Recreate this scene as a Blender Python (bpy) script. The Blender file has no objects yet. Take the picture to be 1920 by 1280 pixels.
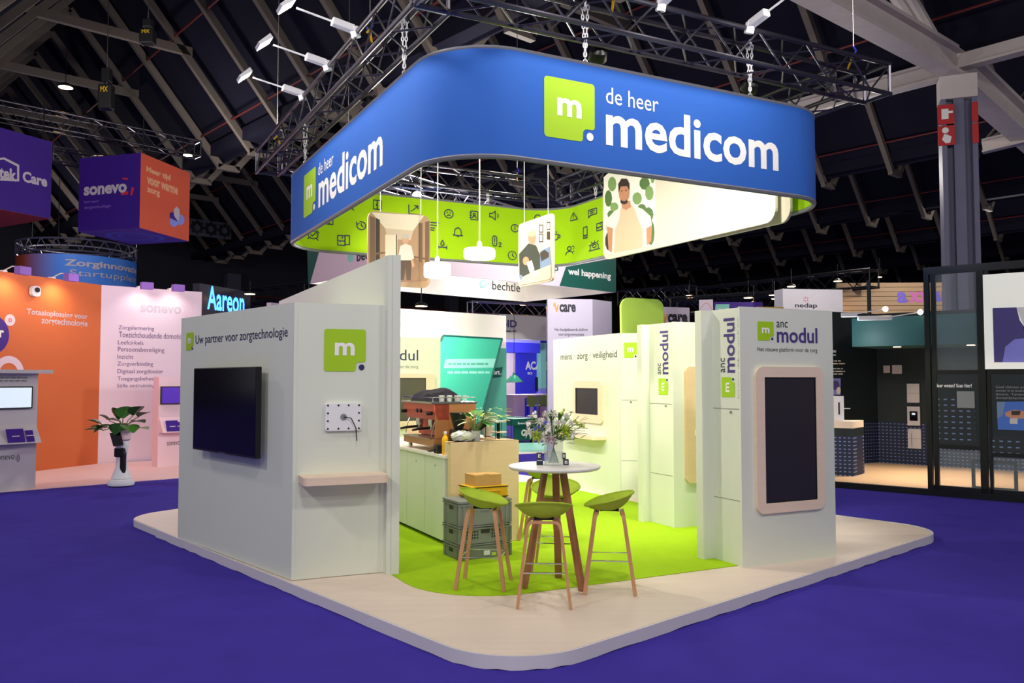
import bpy, bmesh, math, random
from mathutils import Vector, Matrix
random.seed(7)
S = bpy.context.scene
COL = S.collection
# ------------------------------------------------------------------ camera
F = 1570.0; YH = 711.0; CZ = 1.89
PIT = math.atan((YH - 640) / F); CP, SP = math.cos(PIT), math.sin(PIT)
cd = bpy.data.cameras.new('camera'); cam = bpy.data.objects.new('camera', cd); COL.objects.link(cam)
cd.sensor_width = 36.0; cd.lens = F / 1920 * 36.0; cd.clip_end = 400
cam.location = (0, 0, CZ); cam.rotation_euler = (math.pi / 2 + PIT, 0, 0)
S.camera = cam
# ------------------------------------------------------------------ view + world
S.view_settings.view_transform = 'Standard'; S.view_settings.look = 'None'
S.view_settings.gamma = 1.0; S.view_settings.exposure = 0.0; S.view_settings.use_curve_mapping = False
w = bpy.data.worlds.new('hall_ambience'); S.world = w; w.use_nodes = True
bg = w.node_tree.nodes['Background']; bg.inputs[0].default_value = (0.90, 0.93, 1.0, 1); bg.inputs[1].default_value = 0.24

def light(kind, name, loc, energy, color=(1, 1, 1), target=None, size=0.3, angle=90, blend=0.7):
    d = bpy.data.lights.new(name, kind); d.energy = energy; d.color = color
    if kind == 'AREA': d.shape = 'DISK'; d.size = size
    else: d.shadow_soft_size = size
    if kind == 'SPOT': d.spot_size = math.radians(angle); d.spot_blend = blend
    o = bpy.data.objects.new(name, d); COL.objects.link(o); o.location = loc
    if target is not None:
        o.rotation_euler = (Vector(target) - Vector(loc)).to_track_quat('-Z', 'Y').to_euler()
    return o
# unseen fill lights added below the roof valleys to brighten hall and stand
for hx, hy, e in ((-7, 1, 950), (0.5, -1.5, 900), (7.5, 1.5, 800), (-11, 12, 620), (13, 9, 160), (-3, -7, 900), (5, -7, 900), (0, 21, 420), (-10, 27, 480), (11, 27, 420), (22, 18, 420), (-24, 22, 480), (-22, 40, 520), (0, 42, 520), (24, 40, 520)):
    light('POINT', 'hall_fill', (hx, hy, 8.4), e, (1.0, 0.93, 0.88), None, 0.4)

# ------------------------------------------------------------------ helpers
def lin(c):
    c = c / 255.0
    return c / 12.92 if c <= 0.04045 else ((c + 0.055) / 1.055) ** 2.4
MATS = {}
def M(name, rgb, rough=0.6, metal=0.0, spec=0.4, noise=0.0, nscale=6.0, emit=0.0, bump=0.0, trans=0.0, alpha=1.0, stretch=None):
    m = bpy.data.materials.new(name); m.use_nodes = True; nt = m.node_tree
    p = nt.nodes['Principled BSDF']; col = tuple(lin(v) for v in rgb) + (1,)
    p.inputs['Base Color'].default_value = col; p.inputs['Roughness'].default_value = rough
    p.inputs['Metallic'].default_value = metal; p.inputs['Specular IOR Level'].default_value = spec
    if trans: p.inputs['Transmission Weight'].default_value = trans; p.inputs['IOR'].default_value = 1.45
    if alpha < 1: p.inputs['Alpha'].default_value = alpha
    if emit: p.inputs['Emission Color'].default_value = col; p.inputs['Emission Strength'].default_value = emit
    if noise or bump:
        tc = nt.nodes.new('ShaderNodeTexCoord'); mp = nt.nodes.new('ShaderNodeMapping'); n = nt.nodes.new('ShaderNodeTexNoise')
        n.inputs['Scale'].default_value = nscale; n.inputs['Detail'].default_value = 4
        if stretch: mp.inputs['Scale'].default_value = stretch
        nt.links.new(tc.outputs['Object'], mp.inputs['Vector']); nt.links.new(mp.outputs[0], n.inputs['Vector'])
        if noise:
            mx = nt.nodes.new('ShaderNodeMix'); mx.data_type = 'RGBA'
            mx.inputs[6].default_value = tuple(max(0, v * (1 - noise)) for v in col[:3]) + (1,)
            mx.inputs[7].default_value = tuple(min(1, v * (1 + noise)) for v in col[:3]) + (1,)
            nt.links.new(n.outputs['Fac'], mx.inputs[0]); nt.links.new(mx.outputs[2], p.inputs['Base Color'])
        if bump:
            b = nt.nodes.new('ShaderNodeBump'); b.inputs['Strength'].default_value = bump; b.inputs['Distance'].default_value = 0.01
            nt.links.new(n.outputs['Fac'], b.inputs['Height']); nt.links.new(b.outputs[0], p.inputs['Normal'])
    MATS[name] = m
    return m

def ray(px, py):
    X = (px - 960) / F; Y = (640 - py) / F
    return Vector((X, CP - Y * SP, SP + Y * CP))
def G(px, py, z=0.0):
    d = ray(px, py); t = (z - CZ) / d.z
    return (d.x * t, d.y * t)
def Dp(px, py, y):                      # the point seen at a pixel, y metres away from the lens
    d = ray(px, py); t = y / d.y
    return Vector((d.x * t, y, CZ + d.z * t))
def unit(a, b):
    l = math.hypot(b[0] - a[0], b[1] - a[1]); return ((b[0] - a[0]) / l, (b[1] - a[1]) / l)
def inter(p, d, q, e):                  # 2D line intersection
    den = d[0] * e[1] - d[1] * e[0]; t = ((q[0] - p[0]) * e[1] - (q[1] - p[1]) * e[0]) / den
    return (p[0] + d[0] * t, p[1] + d[1] * t)
def dirv(deg): return (math.sin(math.radians(deg)), math.cos(math.radians(deg)))

class Fr:                               # upright frame: x along p0->p1, y away behind the face, z up
    def __init__(s, p0, p1, z0=0.0):
        s.p = Vector((p0[0], p0[1])); s.u = Vector(unit(p0, p1)); s.n = Vector((-s.u.y, s.u.x)); s.z0 = z0
        s.L = math.hypot(p1[0] - p0[0], p1[1] - p0[1]); s.rz = math.atan2(s.u.y, s.u.x)
        s.loc = (p0[0], p0[1], z0)
    def uv(s, px, py, d=0.0):
        r = ray(px, py); o = s.p + s.n * d
        t = (o.dot(s.n)) / (r.x * s.n.x + r.y * s.n.y)
        w = Vector((r.x * t, r.y * t))
        return ((w - s.p).dot(s.u), CZ + r.z * t - s.z0)
    def world(s, x, y, z):
        q = s.p + s.u * x + s.n * y
        return Vector((q.x, q.y, z + s.z0))
    def local(s, v):
        q = Vector((v[0], v[1])) - s.p
        return (q.dot(s.u), q.dot(s.n), v[2] - s.z0)

class MB:
    def __init__(s): s.v = []; s.f = []; s.mi = []; s.names = []; s.cur = 0
    def mat(s, n):
        if n not in s.names: s.names.append(n)
        s.cur = s.names.index(n); return s
    def face(s, pts):
        k = len(s.v); s.v += [tuple(p) for p in pts]; s.f.append(tuple(range(k, k + len(pts)))); s.mi.append(s.cur)
    def raw(s, vs, fs):
        k = len(s.v); s.v += [tuple(p) for p in vs]
        for f in fs: s.f.append(tuple(i + k for i in f)); s.mi.append(s.cur)
        return s
    def box(s, x0, x1, y0, y1, z0, z1):
        vs = [(x, y, z) for x in (x0, x1) for y in (y0, y1) for z in (z0, z1)]
        return s.raw(vs, [(0, 1, 3, 2), (4, 6, 7, 5), (0, 4, 5, 1), (2, 3, 7, 6), (0, 2, 6, 4), (1, 5, 7, 3)])
    def prism(s, poly, z0, z1):         # plan polygon (x,y)
        n = len(poly); vs = [(x, y, z0) for x, y in poly] + [(x, y, z1) for x, y in poly]
        return s.raw(vs, [tuple(range(n))[::-1], tuple(range(n, 2 * n))] + [(i, (i + 1) % n, n + (i + 1) % n, n + i) for i in range(n)])
    def plate(s, poly, y0, y1):         # upright polygon (x,z)
        n = len(poly); vs = [(x, y0, z) for x, z in poly] + [(x, y1, z) for x, z in poly]
        return s.raw(vs, [tuple(range(n)), tuple(range(n, 2 * n))[::-1]] + [(i, n + i, n + (i + 1) % n, (i + 1) % n) for i in range(n)])
    def frame(s, outer, inner, y0, y1): # ring plate, outer and inner polygons with equal counts
        n = len(outer); vs = [(x, y, z) for y in (y0, y1) for P in (outer, inner) for x, z in P]
        fs = []
        for i in range(n):
            j = (i + 1) % n
            fs += [(i, j, n + j, n + i), (2 * n + i, 3 * n + i, 3 * n + j, 2 * n + j), (i, 2 * n + i, 2 * n + j, j), (n + i, n + j, 3 * n + j, 3 * n + i)]
        return s.raw(vs, fs)
    def tube(s, pts, r, n=8, closed=False, r2=None, caps=True):
        pts = [Vector(p) for p in pts]; m = len(pts); rings = []; prev = None
        for i, p in enumerate(pts):
            a = pts[(i - 1) % m] if (closed or i > 0) else p; b = pts[(i + 1) % m] if (closed or i < m - 1) else p
            t = (b - a).normalized()
            if prev is None:
                up = Vector((0, 0, 1)) if abs(t.z) < 0.9 else Vector((1, 0, 0))
                x = t.cross(up).normalized()
            else:
                x = (prev - t * prev.dot(t)).normalized()
            prev = x; y = t.cross(x)
            rr = r if r2 is None else r + (r2 - r) * i / max(1, m - 1)
            if isinstance(r, (list, tuple)): rr = r[i]
            rings.append([p + (x * math.cos(2 * math.pi * k / n) + y * math.sin(2 * math.pi * k / n)) * rr for k in range(n)])
        vs = [v for R in rings for v in R]; fs = []
        for i in range(m if closed else m - 1):
            j = (i + 1) % m
            for k in range(n):
                l = (k + 1) % n; fs.append((i * n + k, i * n + l, j * n + l, j * n + k))
        if caps and not closed: fs += [tuple(range(n))[::-1], tuple(range((m - 1) * n, m * n))]
        return s.raw(vs, fs)
    def bar(s, pts, wx, wy, side):      # rectangular section swept along pts; side = fixed side vector
        side = Vector(side).normalized(); pts = [Vector(p) for p in pts]; m = len(pts); vs = []
        for i, p in enumerate(pts):
            t = (pts[min(i + 1, m - 1)] - pts[max(i - 1, 0)]).normalized()
            y = t.cross(side).normalized(); x = y.cross(t).normalized()
            vs += [p + x * wx / 2 + y * wy / 2, p - x * wx / 2 + y * wy / 2, p - x * wx / 2 - y * wy / 2, p + x * wx / 2 - y * wy / 2]
        fs = [(3, 2, 1, 0), tuple(range(4 * m - 4, 4 * m))]
        for i in range(m - 1):
            for k in range(4): l = (k + 1) % 4; fs.append((4 * i + k, 4 * i + l, 4 * i + 4 + l, 4 * i + 4 + k))
        return s.raw(vs, fs)
    def lathe(s, prof, n=24, c=(0, 0, 0)):
        vs = []; fs = []; m = len(prof)
        for r, z in prof:
            for k in range(n):
                a = 2 * math.pi * k / n; vs.append((c[0] + r * math.cos(a), c[1] + r * math.sin(a), c[2] + z))
        for i in range(m - 1):
            for k in range(n): l = (k + 1) % n; fs.append((i * n + k, i * n + l, i * n + n + l, i * n + n + k))
        if prof[0][0] > 1e-4: fs.append(tuple(range(n))[::-1])
        if prof[-1][0] > 1e-4: fs.append(tuple(range((m - 1) * n, m * n)))
        return s.raw(vs, fs)
    def ball(s, c, rx, ry=None, rz=None, n=12, m=8):
        ry = ry or rx; rz = rz or rx
        k0 = len(s.v)
        s.lathe([(math.sin(math.pi * i / m) + 1e-5, -math.cos(math.pi * i / m)) for i in range(m + 1)], n)
        for i in range(k0, len(s.v)):
            v = s.v[i]; s.v[i] = (c[0] + v[0] * rx, c[1] + v[1] * ry, c[2] + v[2] * rz)
        return s
    def leaf(s, base, d, L, W, droop=0.3, n=5, fold=0.15):
        d = Vector(d).normalized(); side = d.cross(Vector((0, 0, 1)))
        if side.length < 0.1: side = Vector((1, 0, 0))
        side.normalize(); up = side.cross(d); base = Vector(base); vs = []
        for i in range(n + 1):
            t = i / n; p = base + d * L * t - Vector((0, 0, 1)) * droop * L * t * t
            ww = W * (math.sin(math.pi * min(1, t * 0.93 + 0.05)) ** 0.8) * 0.5
            vs += [p - side * ww + up * fold * ww, p, p + side * ww + up * fold * ww]
        fs = []
        for i in range(n):
            a = 3 * i; fs += [(a, a + 1, a + 4, a + 3), (a + 1, a + 2, a + 5, a + 4)]
        return s.raw(vs, fs)
    def build(s, name, mat=None, parent=None, smooth=False, bev=0, loc=None, rz=None, nrm=True):
        me = bpy.data.meshes.new(name); me.from_pydata(s.v, [], s.f)
        if mat and not s.names: s.names = [mat]
        for n in s.names: me.materials.append(MATS[n])
        me.polygons.foreach_set('material_index', s.mi)
        bm = bmesh.new(); bm.from_mesh(me)
        if nrm: bmesh.ops.recalc_face_normals(bm, faces=bm.faces)
        if bev:
            bmesh.ops.remove_doubles(bm, verts=bm.verts, dist=1e-5)
            bmesh.ops.bevel(bm, geom=[e for e in bm.edges if len(e.link_faces) == 2 and e.calc_face_angle(0) > 0.6], offset=bev, segments=2, profile=0.5, affect='EDGES')
        bm.to_mesh(me); bm.free()
        if smooth:
            me.polygons.foreach_set('use_smooth', [True] * len(me.polygons)); me.set_sharp_from_angle(angle=math.radians(38))
        o = bpy.data.objects.new(name, me); COL.objects.link(o)
        if parent is not None: o.parent = parent
        if loc is not None: o.location = loc
        if rz is not None: o.rotation_euler = (0, 0, rz)
        return o

def tag(o, label=None, cat=None, group=None, kind=None):
    if label: o['label'] = label
    if cat: o['category'] = cat
    if group: o['group'] = group
    if kind: o['kind'] = kind
    return o
def thing(name, label, cat, loc=(0, 0, 0), rz=0.0, group=None, kind=None):
    o = bpy.data.objects.new(name, None); COL.objects.link(o); o.location = loc; o.rotation_euler = (0, 0, rz)
    o.empty_display_size = 0.1
    return tag(o, label, cat, group, kind)
def copy_tree(o, parent=None):
    c = o.copy(); COL.objects.link(c); c.parent = parent
    for ch in list(o.children): copy_tree(ch, c)
    return c
def rr(x0, z0, x1, z1, r, n=6):
    P = []
    for cx, cz, a0 in ((x1 - r, z1 - r, 0), (x0 + r, z1 - r, 90), (x0 + r, z0 + r, 180), (x1 - r, z0 + r, 270)):
        for i in range(n + 1):
            a = math.radians(a0 + 90 * i / n); P.append((cx + r * math.cos(a), cz + r * math.sin(a)))
    return P
def circ(cx, cz, r, n=20, rz=None):
    return [(cx + r * math.cos(2 * math.pi * k / n), cz + (rz or r) * math.sin(2 * math.pi * k / n)) for k in range(n)]

TXT = {}
def text_geo(body, weight=0.0):
    k = (body, weight)
    if k not in TXT:
        c = bpy.data.curves.new('t', 'FONT'); c.body = body; c.size = 1; c.offset = weight; c.resolution_u = 3
        c.space_line = 1.1
        o = bpy.data.objects.new('t', c); me = o.to_mesh()
        vs = [(v.co.x, v.co.y) for v in me.vertices]; fs = [tuple(p.vertices) for p in me.polygons]
        o.to_mesh_clear(); bpy.data.objects.remove(o); bpy.data.curves.remove(c)
        x0 = min(v[0] for v in vs); x1 = max(v[0] for v in vs); y0 = min(v[1] for v in vs); y1 = max(v[1] for v in vs)
        TXT[k] = ([((x - x0) / (x1 - x0), (y - y0) / (y1 - y0)) for x, y in vs], fs)
    return TXT[k]
def put_text(mb, body, s0, z0, s1, z1, y, weight=0.0, rot=False):
    vs, fs = text_geo(body, weight)
    if rot: P = [(s1 - v * (s1 - s0), y, z0 + u * (z1 - z0)) for u, v in vs]
    else: P = [(s0 + u * (s1 - s0), y, z0 + v * (z1 - z0)) for u, v in vs]
    mb.raw(P, fs)
def lettering(parent, fr, body, xl, xr, b, t, mat, weight=0.0, y=-0.003, d=0.0, name='lettering', rot=False):
    """ink box: xl/xr pixel columns, b = a pixel on the lower edge, t = a pixel on the upper edge"""
    s0 = fr.uv(xl, b[1], d)[0]; s1 = fr.uv(xr, t[1], d)[0]; z0 = fr.uv(b[0], b[1], d)[1]; z1 = fr.uv(t[0], t[1], d)[1]
    mb = MB().mat(mat); put_text(mb, body, s0, z0, s1, z1, d + y, weight, rot)
    return mb.build(name, parent=parent, nrm=False)
def logo(parent, fr, x0, y0, x1, y1, dot='navy_print', d=0.0, rot=False, field='logo_green', ink='white_print'):
    s0, z1 = fr.uv(x0, y0, d); s1 = fr.uv(x1, y0, d)[0]; z0 = fr.uv(x0, y1, d)[1]
    c = []
    def arc(cx, cy, r, a0, a1, n=5):
        for i in range(n + 1):
            a = math.radians(a0 + (a1 - a0) * i / n); c.append((cx + r * math.cos(a), cy + r * math.sin(a)))
    arc(.06, .06, .06, 180, 270); arc(.70, .06, .06, 270, 360); c.append((.76, .14)); arc(.84, .14, .08, 180, 90)
    arc(.94, .28, .06, 270, 360); arc(.94, .94, .06, 0, 90); arc(.06, .94, .06, 90, 180)
    mp = (lambda u, v: (s1 - v * (s1 - s0), z0 + u * (z1 - z0))) if rot else (lambda u, v: (s0 + u * (s1 - s0), z0 + v * (z1 - z0)))
    mb = MB().mat(field); mb.face([(mp(u, v)[0], d - 0.003, mp(u, v)[1]) for u, v in c])
    o = mb.build('logo', parent=parent, nrm=False)
    mb = MB().mat(ink); vs, fs = text_geo('m', 0.03)
    mb.raw([(mp(.25 + .48 * u, .38 + .3 * v)[0], d - 0.005, mp(.25 + .48 * u, .38 + .3 * v)[1]) for u, v in vs], fs)
    mb.mat(dot); mb.face([(mp(u, v)[0], d - 0.005, mp(u, v)[1]) for u, v in circ(.9, .1, .07, 16)])
    mb.build('logo_letter', parent=o, nrm=False)
    return o
def paint(parent, fr, shapes, d=0.0, name='printed_picture'):
    """flat print: pixel polygons laid on the face, later ones a hair in front"""
    mb = MB()
    for i, (poly, m) in enumerate(shapes):
        mb.mat(m); mb.face([(lambda q: (q[0], d - 0.002 - 0.0004 * i, q[1]))(fr.uv(x, y, d)) for x, y in poly])
    return mb.build(name, parent=parent, nrm=False)
def bars(parent, fr, x0, x1, yt, yb, mat, d=0.0, seed=1):
    """a line of print too small to read in the photograph: word-long dashes"""
    r = random.Random(seed); mb = MB().mat(mat); x = x0
    while x < x1:
        e = min(x1, x + r.uniform(5, 15)); (sa, za), (sb, zb) = fr.uv(x, yb, d), fr.uv(e, yt, d)
        mb.face([(sa, d - .004, za), (sb, d - .004, za), (sb, d - .004, zb), (sa, d - .004, zb)]); x = e + 1.6
    return mb.build('small_print', parent=parent, nrm=False)
def el(cx, cy, rx, ry, n=14): return [(cx + rx * math.cos(2 * math.pi * k / n), cy + ry * math.sin(2 * math.pi * k / n)) for k in range(n)]

# ------------------------------------------------------------------ materials
M('carpet_blue', (66, 54, 162), 0.95, spec=0.1, noise=0.16, nscale=2.5, bump=0.2)
M('roof_dark', (26, 26, 40), 0.9, spec=0.1, noise=0.2, nscale=1)
M('rafter_paint', (104, 95, 86), 0.7, noise=0.12, nscale=3)
M('steel_pale', (205, 196, 190), 0.6, noise=0.1, nscale=3)
M('column_grey', (112, 112, 138), 0.55, noise=0.08, nscale=2)
M('hall_wall', (34, 34, 44), 0.9, noise=0.3, nscale=0.5)
M('hall_wall_panel', (70, 70, 84), 0.9, noise=0.1)
M('pipe_red', (96, 30, 26), 0.5)
M('platform_wood', (232, 214, 200), 0.45, spec=0.4, noise=0.07, nscale=2.2, stretch=(0.4, 6, 1))
M('edge_white', (216, 212, 218), 0.5, noise=0.03)
M('lime_carpet', (160, 202, 30), 0.95, spec=0.1, noise=0.07, nscale=8, bump=0.15)
M('panel_white', (220, 226, 212), 0.55, spec=0.3, noise=0.015, nscale=1.5)
M('seam_grey', (150, 156, 146), 0.8)
M('white_print', (245, 245, 240), 0.6)
M('navy_print', (38, 42, 92), 0.6)
M('purple_print', (74, 60, 128), 0.6)
M('dark_print', (40, 44, 52), 0.6)
M('grey_print', (120, 124, 126), 0.6)
M('pale_print', (200, 190, 200), 0.6)
M('logo_green', (164, 208, 28), 0.6)
M('fascia_blue', (46, 98, 186), 0.75, spec=0.2, noise=0.03, nscale=1.5)
M('fascia_green', (160, 206, 18), 0.8, spec=0.2, noise=0.04, nscale=1.2)
M('keder_grey', (120, 122, 130), 0.5)
M('ash_wood', (234, 212, 190), 0.5, noise=0.06, nscale=3, stretch=(1, 1, 8))
M('ply_wood', (228, 202, 160), 0.5, noise=0.06, nscale=2, stretch=(1, 1, 10))
M('oak_wood', (196, 146, 104), 0.45, noise=0.12, nscale=4, stretch=(8, 8, 0.6))
M('oak_dark', (160, 108, 74), 0.45, noise=0.14, nscale=4, stretch=(8, 8, 0.6))
M('screen_black', (14, 12, 22), 0.12, spec=0.6)
M('screen_matt', (42, 38, 44), 0.35, spec=0.5)
M('screen_grey', (84, 82, 72), 0.4)
M('black_plastic', (18, 18, 20), 0.4)
M('black_metal', (26, 27, 30), 0.4, metal=0.3)
M('truss_dark', (88, 86, 96), 0.32, metal=0.85)
M('truss_silver', (176, 174, 184), 0.3, metal=0.9)
M('chrome', (210, 210, 212), 0.15, metal=1.0)
M('steel', (170, 168, 164), 0.25, metal=0.95, noise=0.05)
M('panel_cream', (208, 202, 190), 0.6)
M('lime_bright', (196, 236, 96), 0.6)
M('lamp_white', (236, 236, 240), 0.4)
M('lamp_glow', (255, 246, 228), 0.5, emit=14.0)
M('spot_glow', (255, 246, 230), 0.5, emit=26.0)
M('downlight_glow', (255, 232, 196), 0.5, emit=12.0)
M('pendant_white', (248, 244, 236), 0.5, emit=0.55)
M('felt_green', (174, 200, 66), 0.95, spec=0.1, noise=0.08, nscale=30, bump=0.2)
M('table_white', (240, 236, 234), 0.35)
M('crate_grey', (134, 138, 136), 0.55, noise=0.04)
M('crate_dark', (58, 60, 60), 0.7)
M('bag_yellow', (222, 176, 18), 0.6, noise=0.1)
M('cardboard', (206, 160, 92), 0.75, noise=0.08)
M('glass', (235, 245, 242), 0.03, spec=0.6, alpha=0.16)
M('pane_glass', (200, 215, 220), 0.03, spec=0.5, alpha=0.10)
M('water', (205, 226, 210), 0.03, spec=0.5, alpha=0.22)
M('leaf_green', (74, 128, 48), 0.5, noise=0.25, nscale=20)
M('leaf_pale', (176, 196, 96), 0.5, noise=0.3, nscale=40)
M('leaf_cream', (226, 226, 190), 0.5, noise=0.15, nscale=30)
M('leaf_blue', (128, 150, 138), 0.6, noise=0.15, nscale=20)
M('leaf_dark', (44, 84, 42), 0.4, noise=0.3, nscale=10)
M('stem_green', (92, 124, 62), 0.6)
M('petal_white', (252, 249, 238), 0.6)
M('petal_lime', (200, 222, 84), 0.6)
M('petal_blush', (232, 216, 214), 0.6)
M('pot_grey', (206, 206, 200), 0.6)
M('copper', (190, 132, 84), 0.3, metal=0.35)
M('machine_red', (214, 92, 76), 0.4)
M('cloth_dark', (26, 22, 36), 0.9, noise=0.2, nscale=12)
M('juice_yellow', (250, 190, 10), 0.3)
M('bag_plastic', (220, 222, 212), 0.25, noise=0.1)
# ------------------------------------------------------------------ the hall (frame of the hall: A left-back, B right-back)
A = dirv(-41.3); B = dirv(48.0)
def hall(a, b, z=0.0): return (A[0] * a + B[0] * b, A[1] * a + B[1] * b, z)
RZ = math.atan2(B[1], B[0])            # local x = along B
m = MB(); q = [hall(-45, -45), hall(-45, 110), hall(110, 110), hall(110, -45)]
m.face(q); tag(m.build('floor', 'carpet_blue'), kind='structure')
H = 8.0; BAY = 1.235 * H; V0 = 0.345 * H; SL = 1.2; ZV = CZ + H; ZR = ZV + SL * BAY / 2; SPC = 0.345 * H; PH = 0.02 * H
ceil = thing('ceiling', 'dark folded hall roof with pale sloping rafters', None, kind='structure'); del ceil['label']
m = MB()
for j in range(-1, 9):
    v0 = V0 + j * BAY; r = v0 + BAY / 2; v1 = v0 + BAY
    for b0, z0, b1, z1 in ((v0, ZV + .25, r, ZR + .25), (r, ZR + .25, v1, ZV + .25)):
        m.face([hall(-30, b0, z0), hall(100, b0, z0), hall(100, b1, z1), hall(-30, b1, z1)])
m.build('roof_panel', 'roof_dark', ceil)
def vis(p, mg=60, far=95):
    x, y, z = p[0], p[1], p[2] - CZ
    dep = y * CP + z * SP
    if dep < 1 or dep > far: return False
    X = 960 + F * x / dep; Y = 640 - F * (-y * SP + z * CP) / dep
    return -mg < X < 1920 + mg and -mg < Y < 760
hb = BAY / 2 - .3; LR = math.hypot(hb, hb * SL)
def rafter_mesh(sgn):
    mm = MB(); ca, sa = hb / LR, hb * SL / LR
    # local: x along B, rafter from (0.3*sgn.., 0) up; short level foot at the valley
    mm.bar([(sgn * .3, 0, 0), (sgn * (.3 + hb), 0, hb * SL)], .18, .22, (0, 1, 0))
    mm.bar([(0, 0, -.02), (sgn * .42, 0, -.02)], .18, .22, (0, 1, 0))
    return mm
proto = {s: rafter_mesh(s).build('rafter', 'rafter_paint', ceil) for s in (1, -1)}
used = {1: 0, -1: 0}
tiep = MB().box(0, BAY * .5, -.09, .09, -.14, .14).build('tie_beam', 'rafter_paint', ceil); ntie = 0
nr = 0
for j in range(-1, 8):
    v = V0 + j * BAY
    for i in range(-8, 34):
        a = PH + i * SPC
        for sgn in (1, -1):
            hit = any(vis(hall(a, v + sgn * (.3 + hb * t), ZV + hb * SL * t)) for t in (0, .25, .5, .75, 1))
            if not hit: continue
            o = proto[sgn] if not used[sgn] else proto[sgn].copy()
            if used[sgn]: COL.objects.link(o)
            used[sgn] = 1; nr += 1
            o.location = hall(a, v, ZV); o.rotation_euler = (0, 0, RZ)
        if i % 2 == 0 and j in (0, 1):
            zt = ZV + BAY * .25 * SL
            if any(vis(hall(a, v + BAY * t, zt)) for t in (.25, .5, .75)):
                o = tiep if ntie == 0 else tiep.copy()
                if ntie: COL.objects.link(o)
                ntie += 1; o.location = hall(a, v + BAY * .25, zt); o.rotation_euler = (0, 0, RZ)
for j in range(0, 7):                   # dark valley gutters
    MB().box(-.35, .35, -10, 75, .32, .75).build('valley_gutter', 'roof_dark', ceil, loc=hall(0, V0 + j * BAY, ZV), rz=RZ)
k = 0
for j in range(0, 6):
    for t in (.22, .62):
        b = V0 + j * BAY - BAY / 2 * t; z = ZV + BAY / 2 * t * SL - .35
        if j == 0: continue
        o = MB().tube([hall(-12, b, z), hall(56, b, z)], .036, 6).build('sprinkler_pipe', 'pipe_red')
        tag(o, ('thin red sprinkler pipe low on a dark roof slope', 'thin red sprinkler pipe high on a dark roof slope')[t > .5], 'pipe', 'red sprinkler pipes under the roof')
# end walls
wl = thing('wall_left', None, None, hall(58, -20), RZ, kind='structure')
m = MB(); m.box(0, 110, 0, .3, 0, 18); m.build('wall_panel', 'hall_wall', wl)
for k in range(26):                     # grey sheets and small dark hatches
    m = MB(); m.box(0, 2.3, -.06, 0, 0, 2.6); m.build('grey_sheet', 'hall_wall_panel', wl, loc=(12 + 2.5 * k, 0, 3.6))
    if k % 2 == 0: MB().box(0, .8, -.1, -.06, 0, .7).build('hatch', 'black_plastic', wl, loc=(12.7 + 2.5 * k, 0, 5.2))
vp = thing('vent_strip', 'grey vent strip with round ornaments on the far hall wall', 'vent', tuple(Dp(355, 440, 50)), RZ)
MB().box(0, 2.6, 0, .05, 0, 1.0).build('strip', 'hall_wall_panel', vp)
for k in range(3):
    MB().frame(circ(.45 + .85 * k, .5, .36, 16), circ(.45 + .85 * k, .5, .2, 16), -.05, 0).build('ornament', 'black_plastic', vp)
    for j in range(8): MB().box(-.05, .05, -.05, 0, .34, .44).build('tooth', 'black_plastic', vp, loc=(.45 + .85 * k, 0, .5)).rotation_euler = (0, j * math.pi / 4, 0)
for k in range(5):
    MB().box(0, 1.0, -.7, 0, 0, 9.4).build('pier', 'hall_wall_panel', wl, loc=(24 + 9.9 * k, 0, 0))
MB().tube([(10, -.4, 7.9), (70, -.4, 7.9)], .06, 6).build('wall_pipe', 'pipe_red', wl)
wb = MB(); wb.box(-60, 130, 0, .3, 0, 18)
tag(wb.build('wall_back', 'hall_wall', loc=hall(0, 75), rz=math.atan2(A[1], A[0])), kind='structure')

# steel column with girders and beams on the right
bc = V0 + 2 * BAY
cx, cy = inter((0, 0), ((1806 - 960) / F, 1.0), hall(0, bc)[:2], A)
col = thing('steel_column', 'grey steel hall column carrying pale roof girders beside the dark booth', 'column', (cx, cy, 0), math.radians(-20))
dcol = cy; wd = 60 / F * dcol
MB().box(-wd * .5, -wd * .36, -wd * .4, wd * .4, 0, ZV - .35).build('flange', 'column_grey', col)
MB().box(wd * .36, wd * .5, -wd * .4, wd * .4, 0, ZV - .35).build('flange', 'column_grey', col)
MB().box(-wd * .36, wd * .36, -.05, .05, 0, ZV - .35).build('web', 'column_grey', col)
MB().box(-.12, .12, -wd * .3, -.05, 0, ZV - .35).build('downpipe', 'column_grey', col)
MB().box(-wd * .52, wd * .52, -wd * .42, wd * .42, ZV - .9, ZV - .3).build('head_plate', 'steel_pale', col)
for sx in (-.38, .43):
    for k, (z, kind) in enumerate(((ZV - 1.3, 0), (ZV - 1.84, 1))):
        sg = MB(); sg.mat('sign_red') if 'sign_red' in MATS else (M('sign_red', (196, 34, 40), .5), sg.mat('sign_red'))
        x0 = sx * wd; sg.box(x0 - (.19 if sx < 0 else .07), x0 + (.19 if sx < 0 else .07), -wd * .4 - .03, -wd * .4 - .005, z - .25, z + .25)
        sg.mat('white_print')
        y = -wd * .4 - .035
        if sx > 0: pass
        elif kind == 0: sg.face([(x0 - .1, y, z + .14), (x0 - .1, y, z - .12), (x0 + .06, y, z - .12), (x0 + .06, y, z + .14)]); sg.face([(x0 + .06, y, z + .08), (x0 + .06, y, z + .02), (x0 + .16, y, z + .02), (x0 + .16, y, z + .08)])
        else: sg.face([(x0 - .05, y, z + .04), (x0 - .1, y, z - .1), (x0 - .02, y, z - .2), (x0 + .08, y, z - .2), (x0 + .12, y, z - .04), (x0 + .02, y, z + .02)]); sg.face([(p[0] , y, p[1]) for p in circ(x0 - .02, z + .13, .08, 10)])
        sg.build('fire_sign', parent=col)
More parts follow.
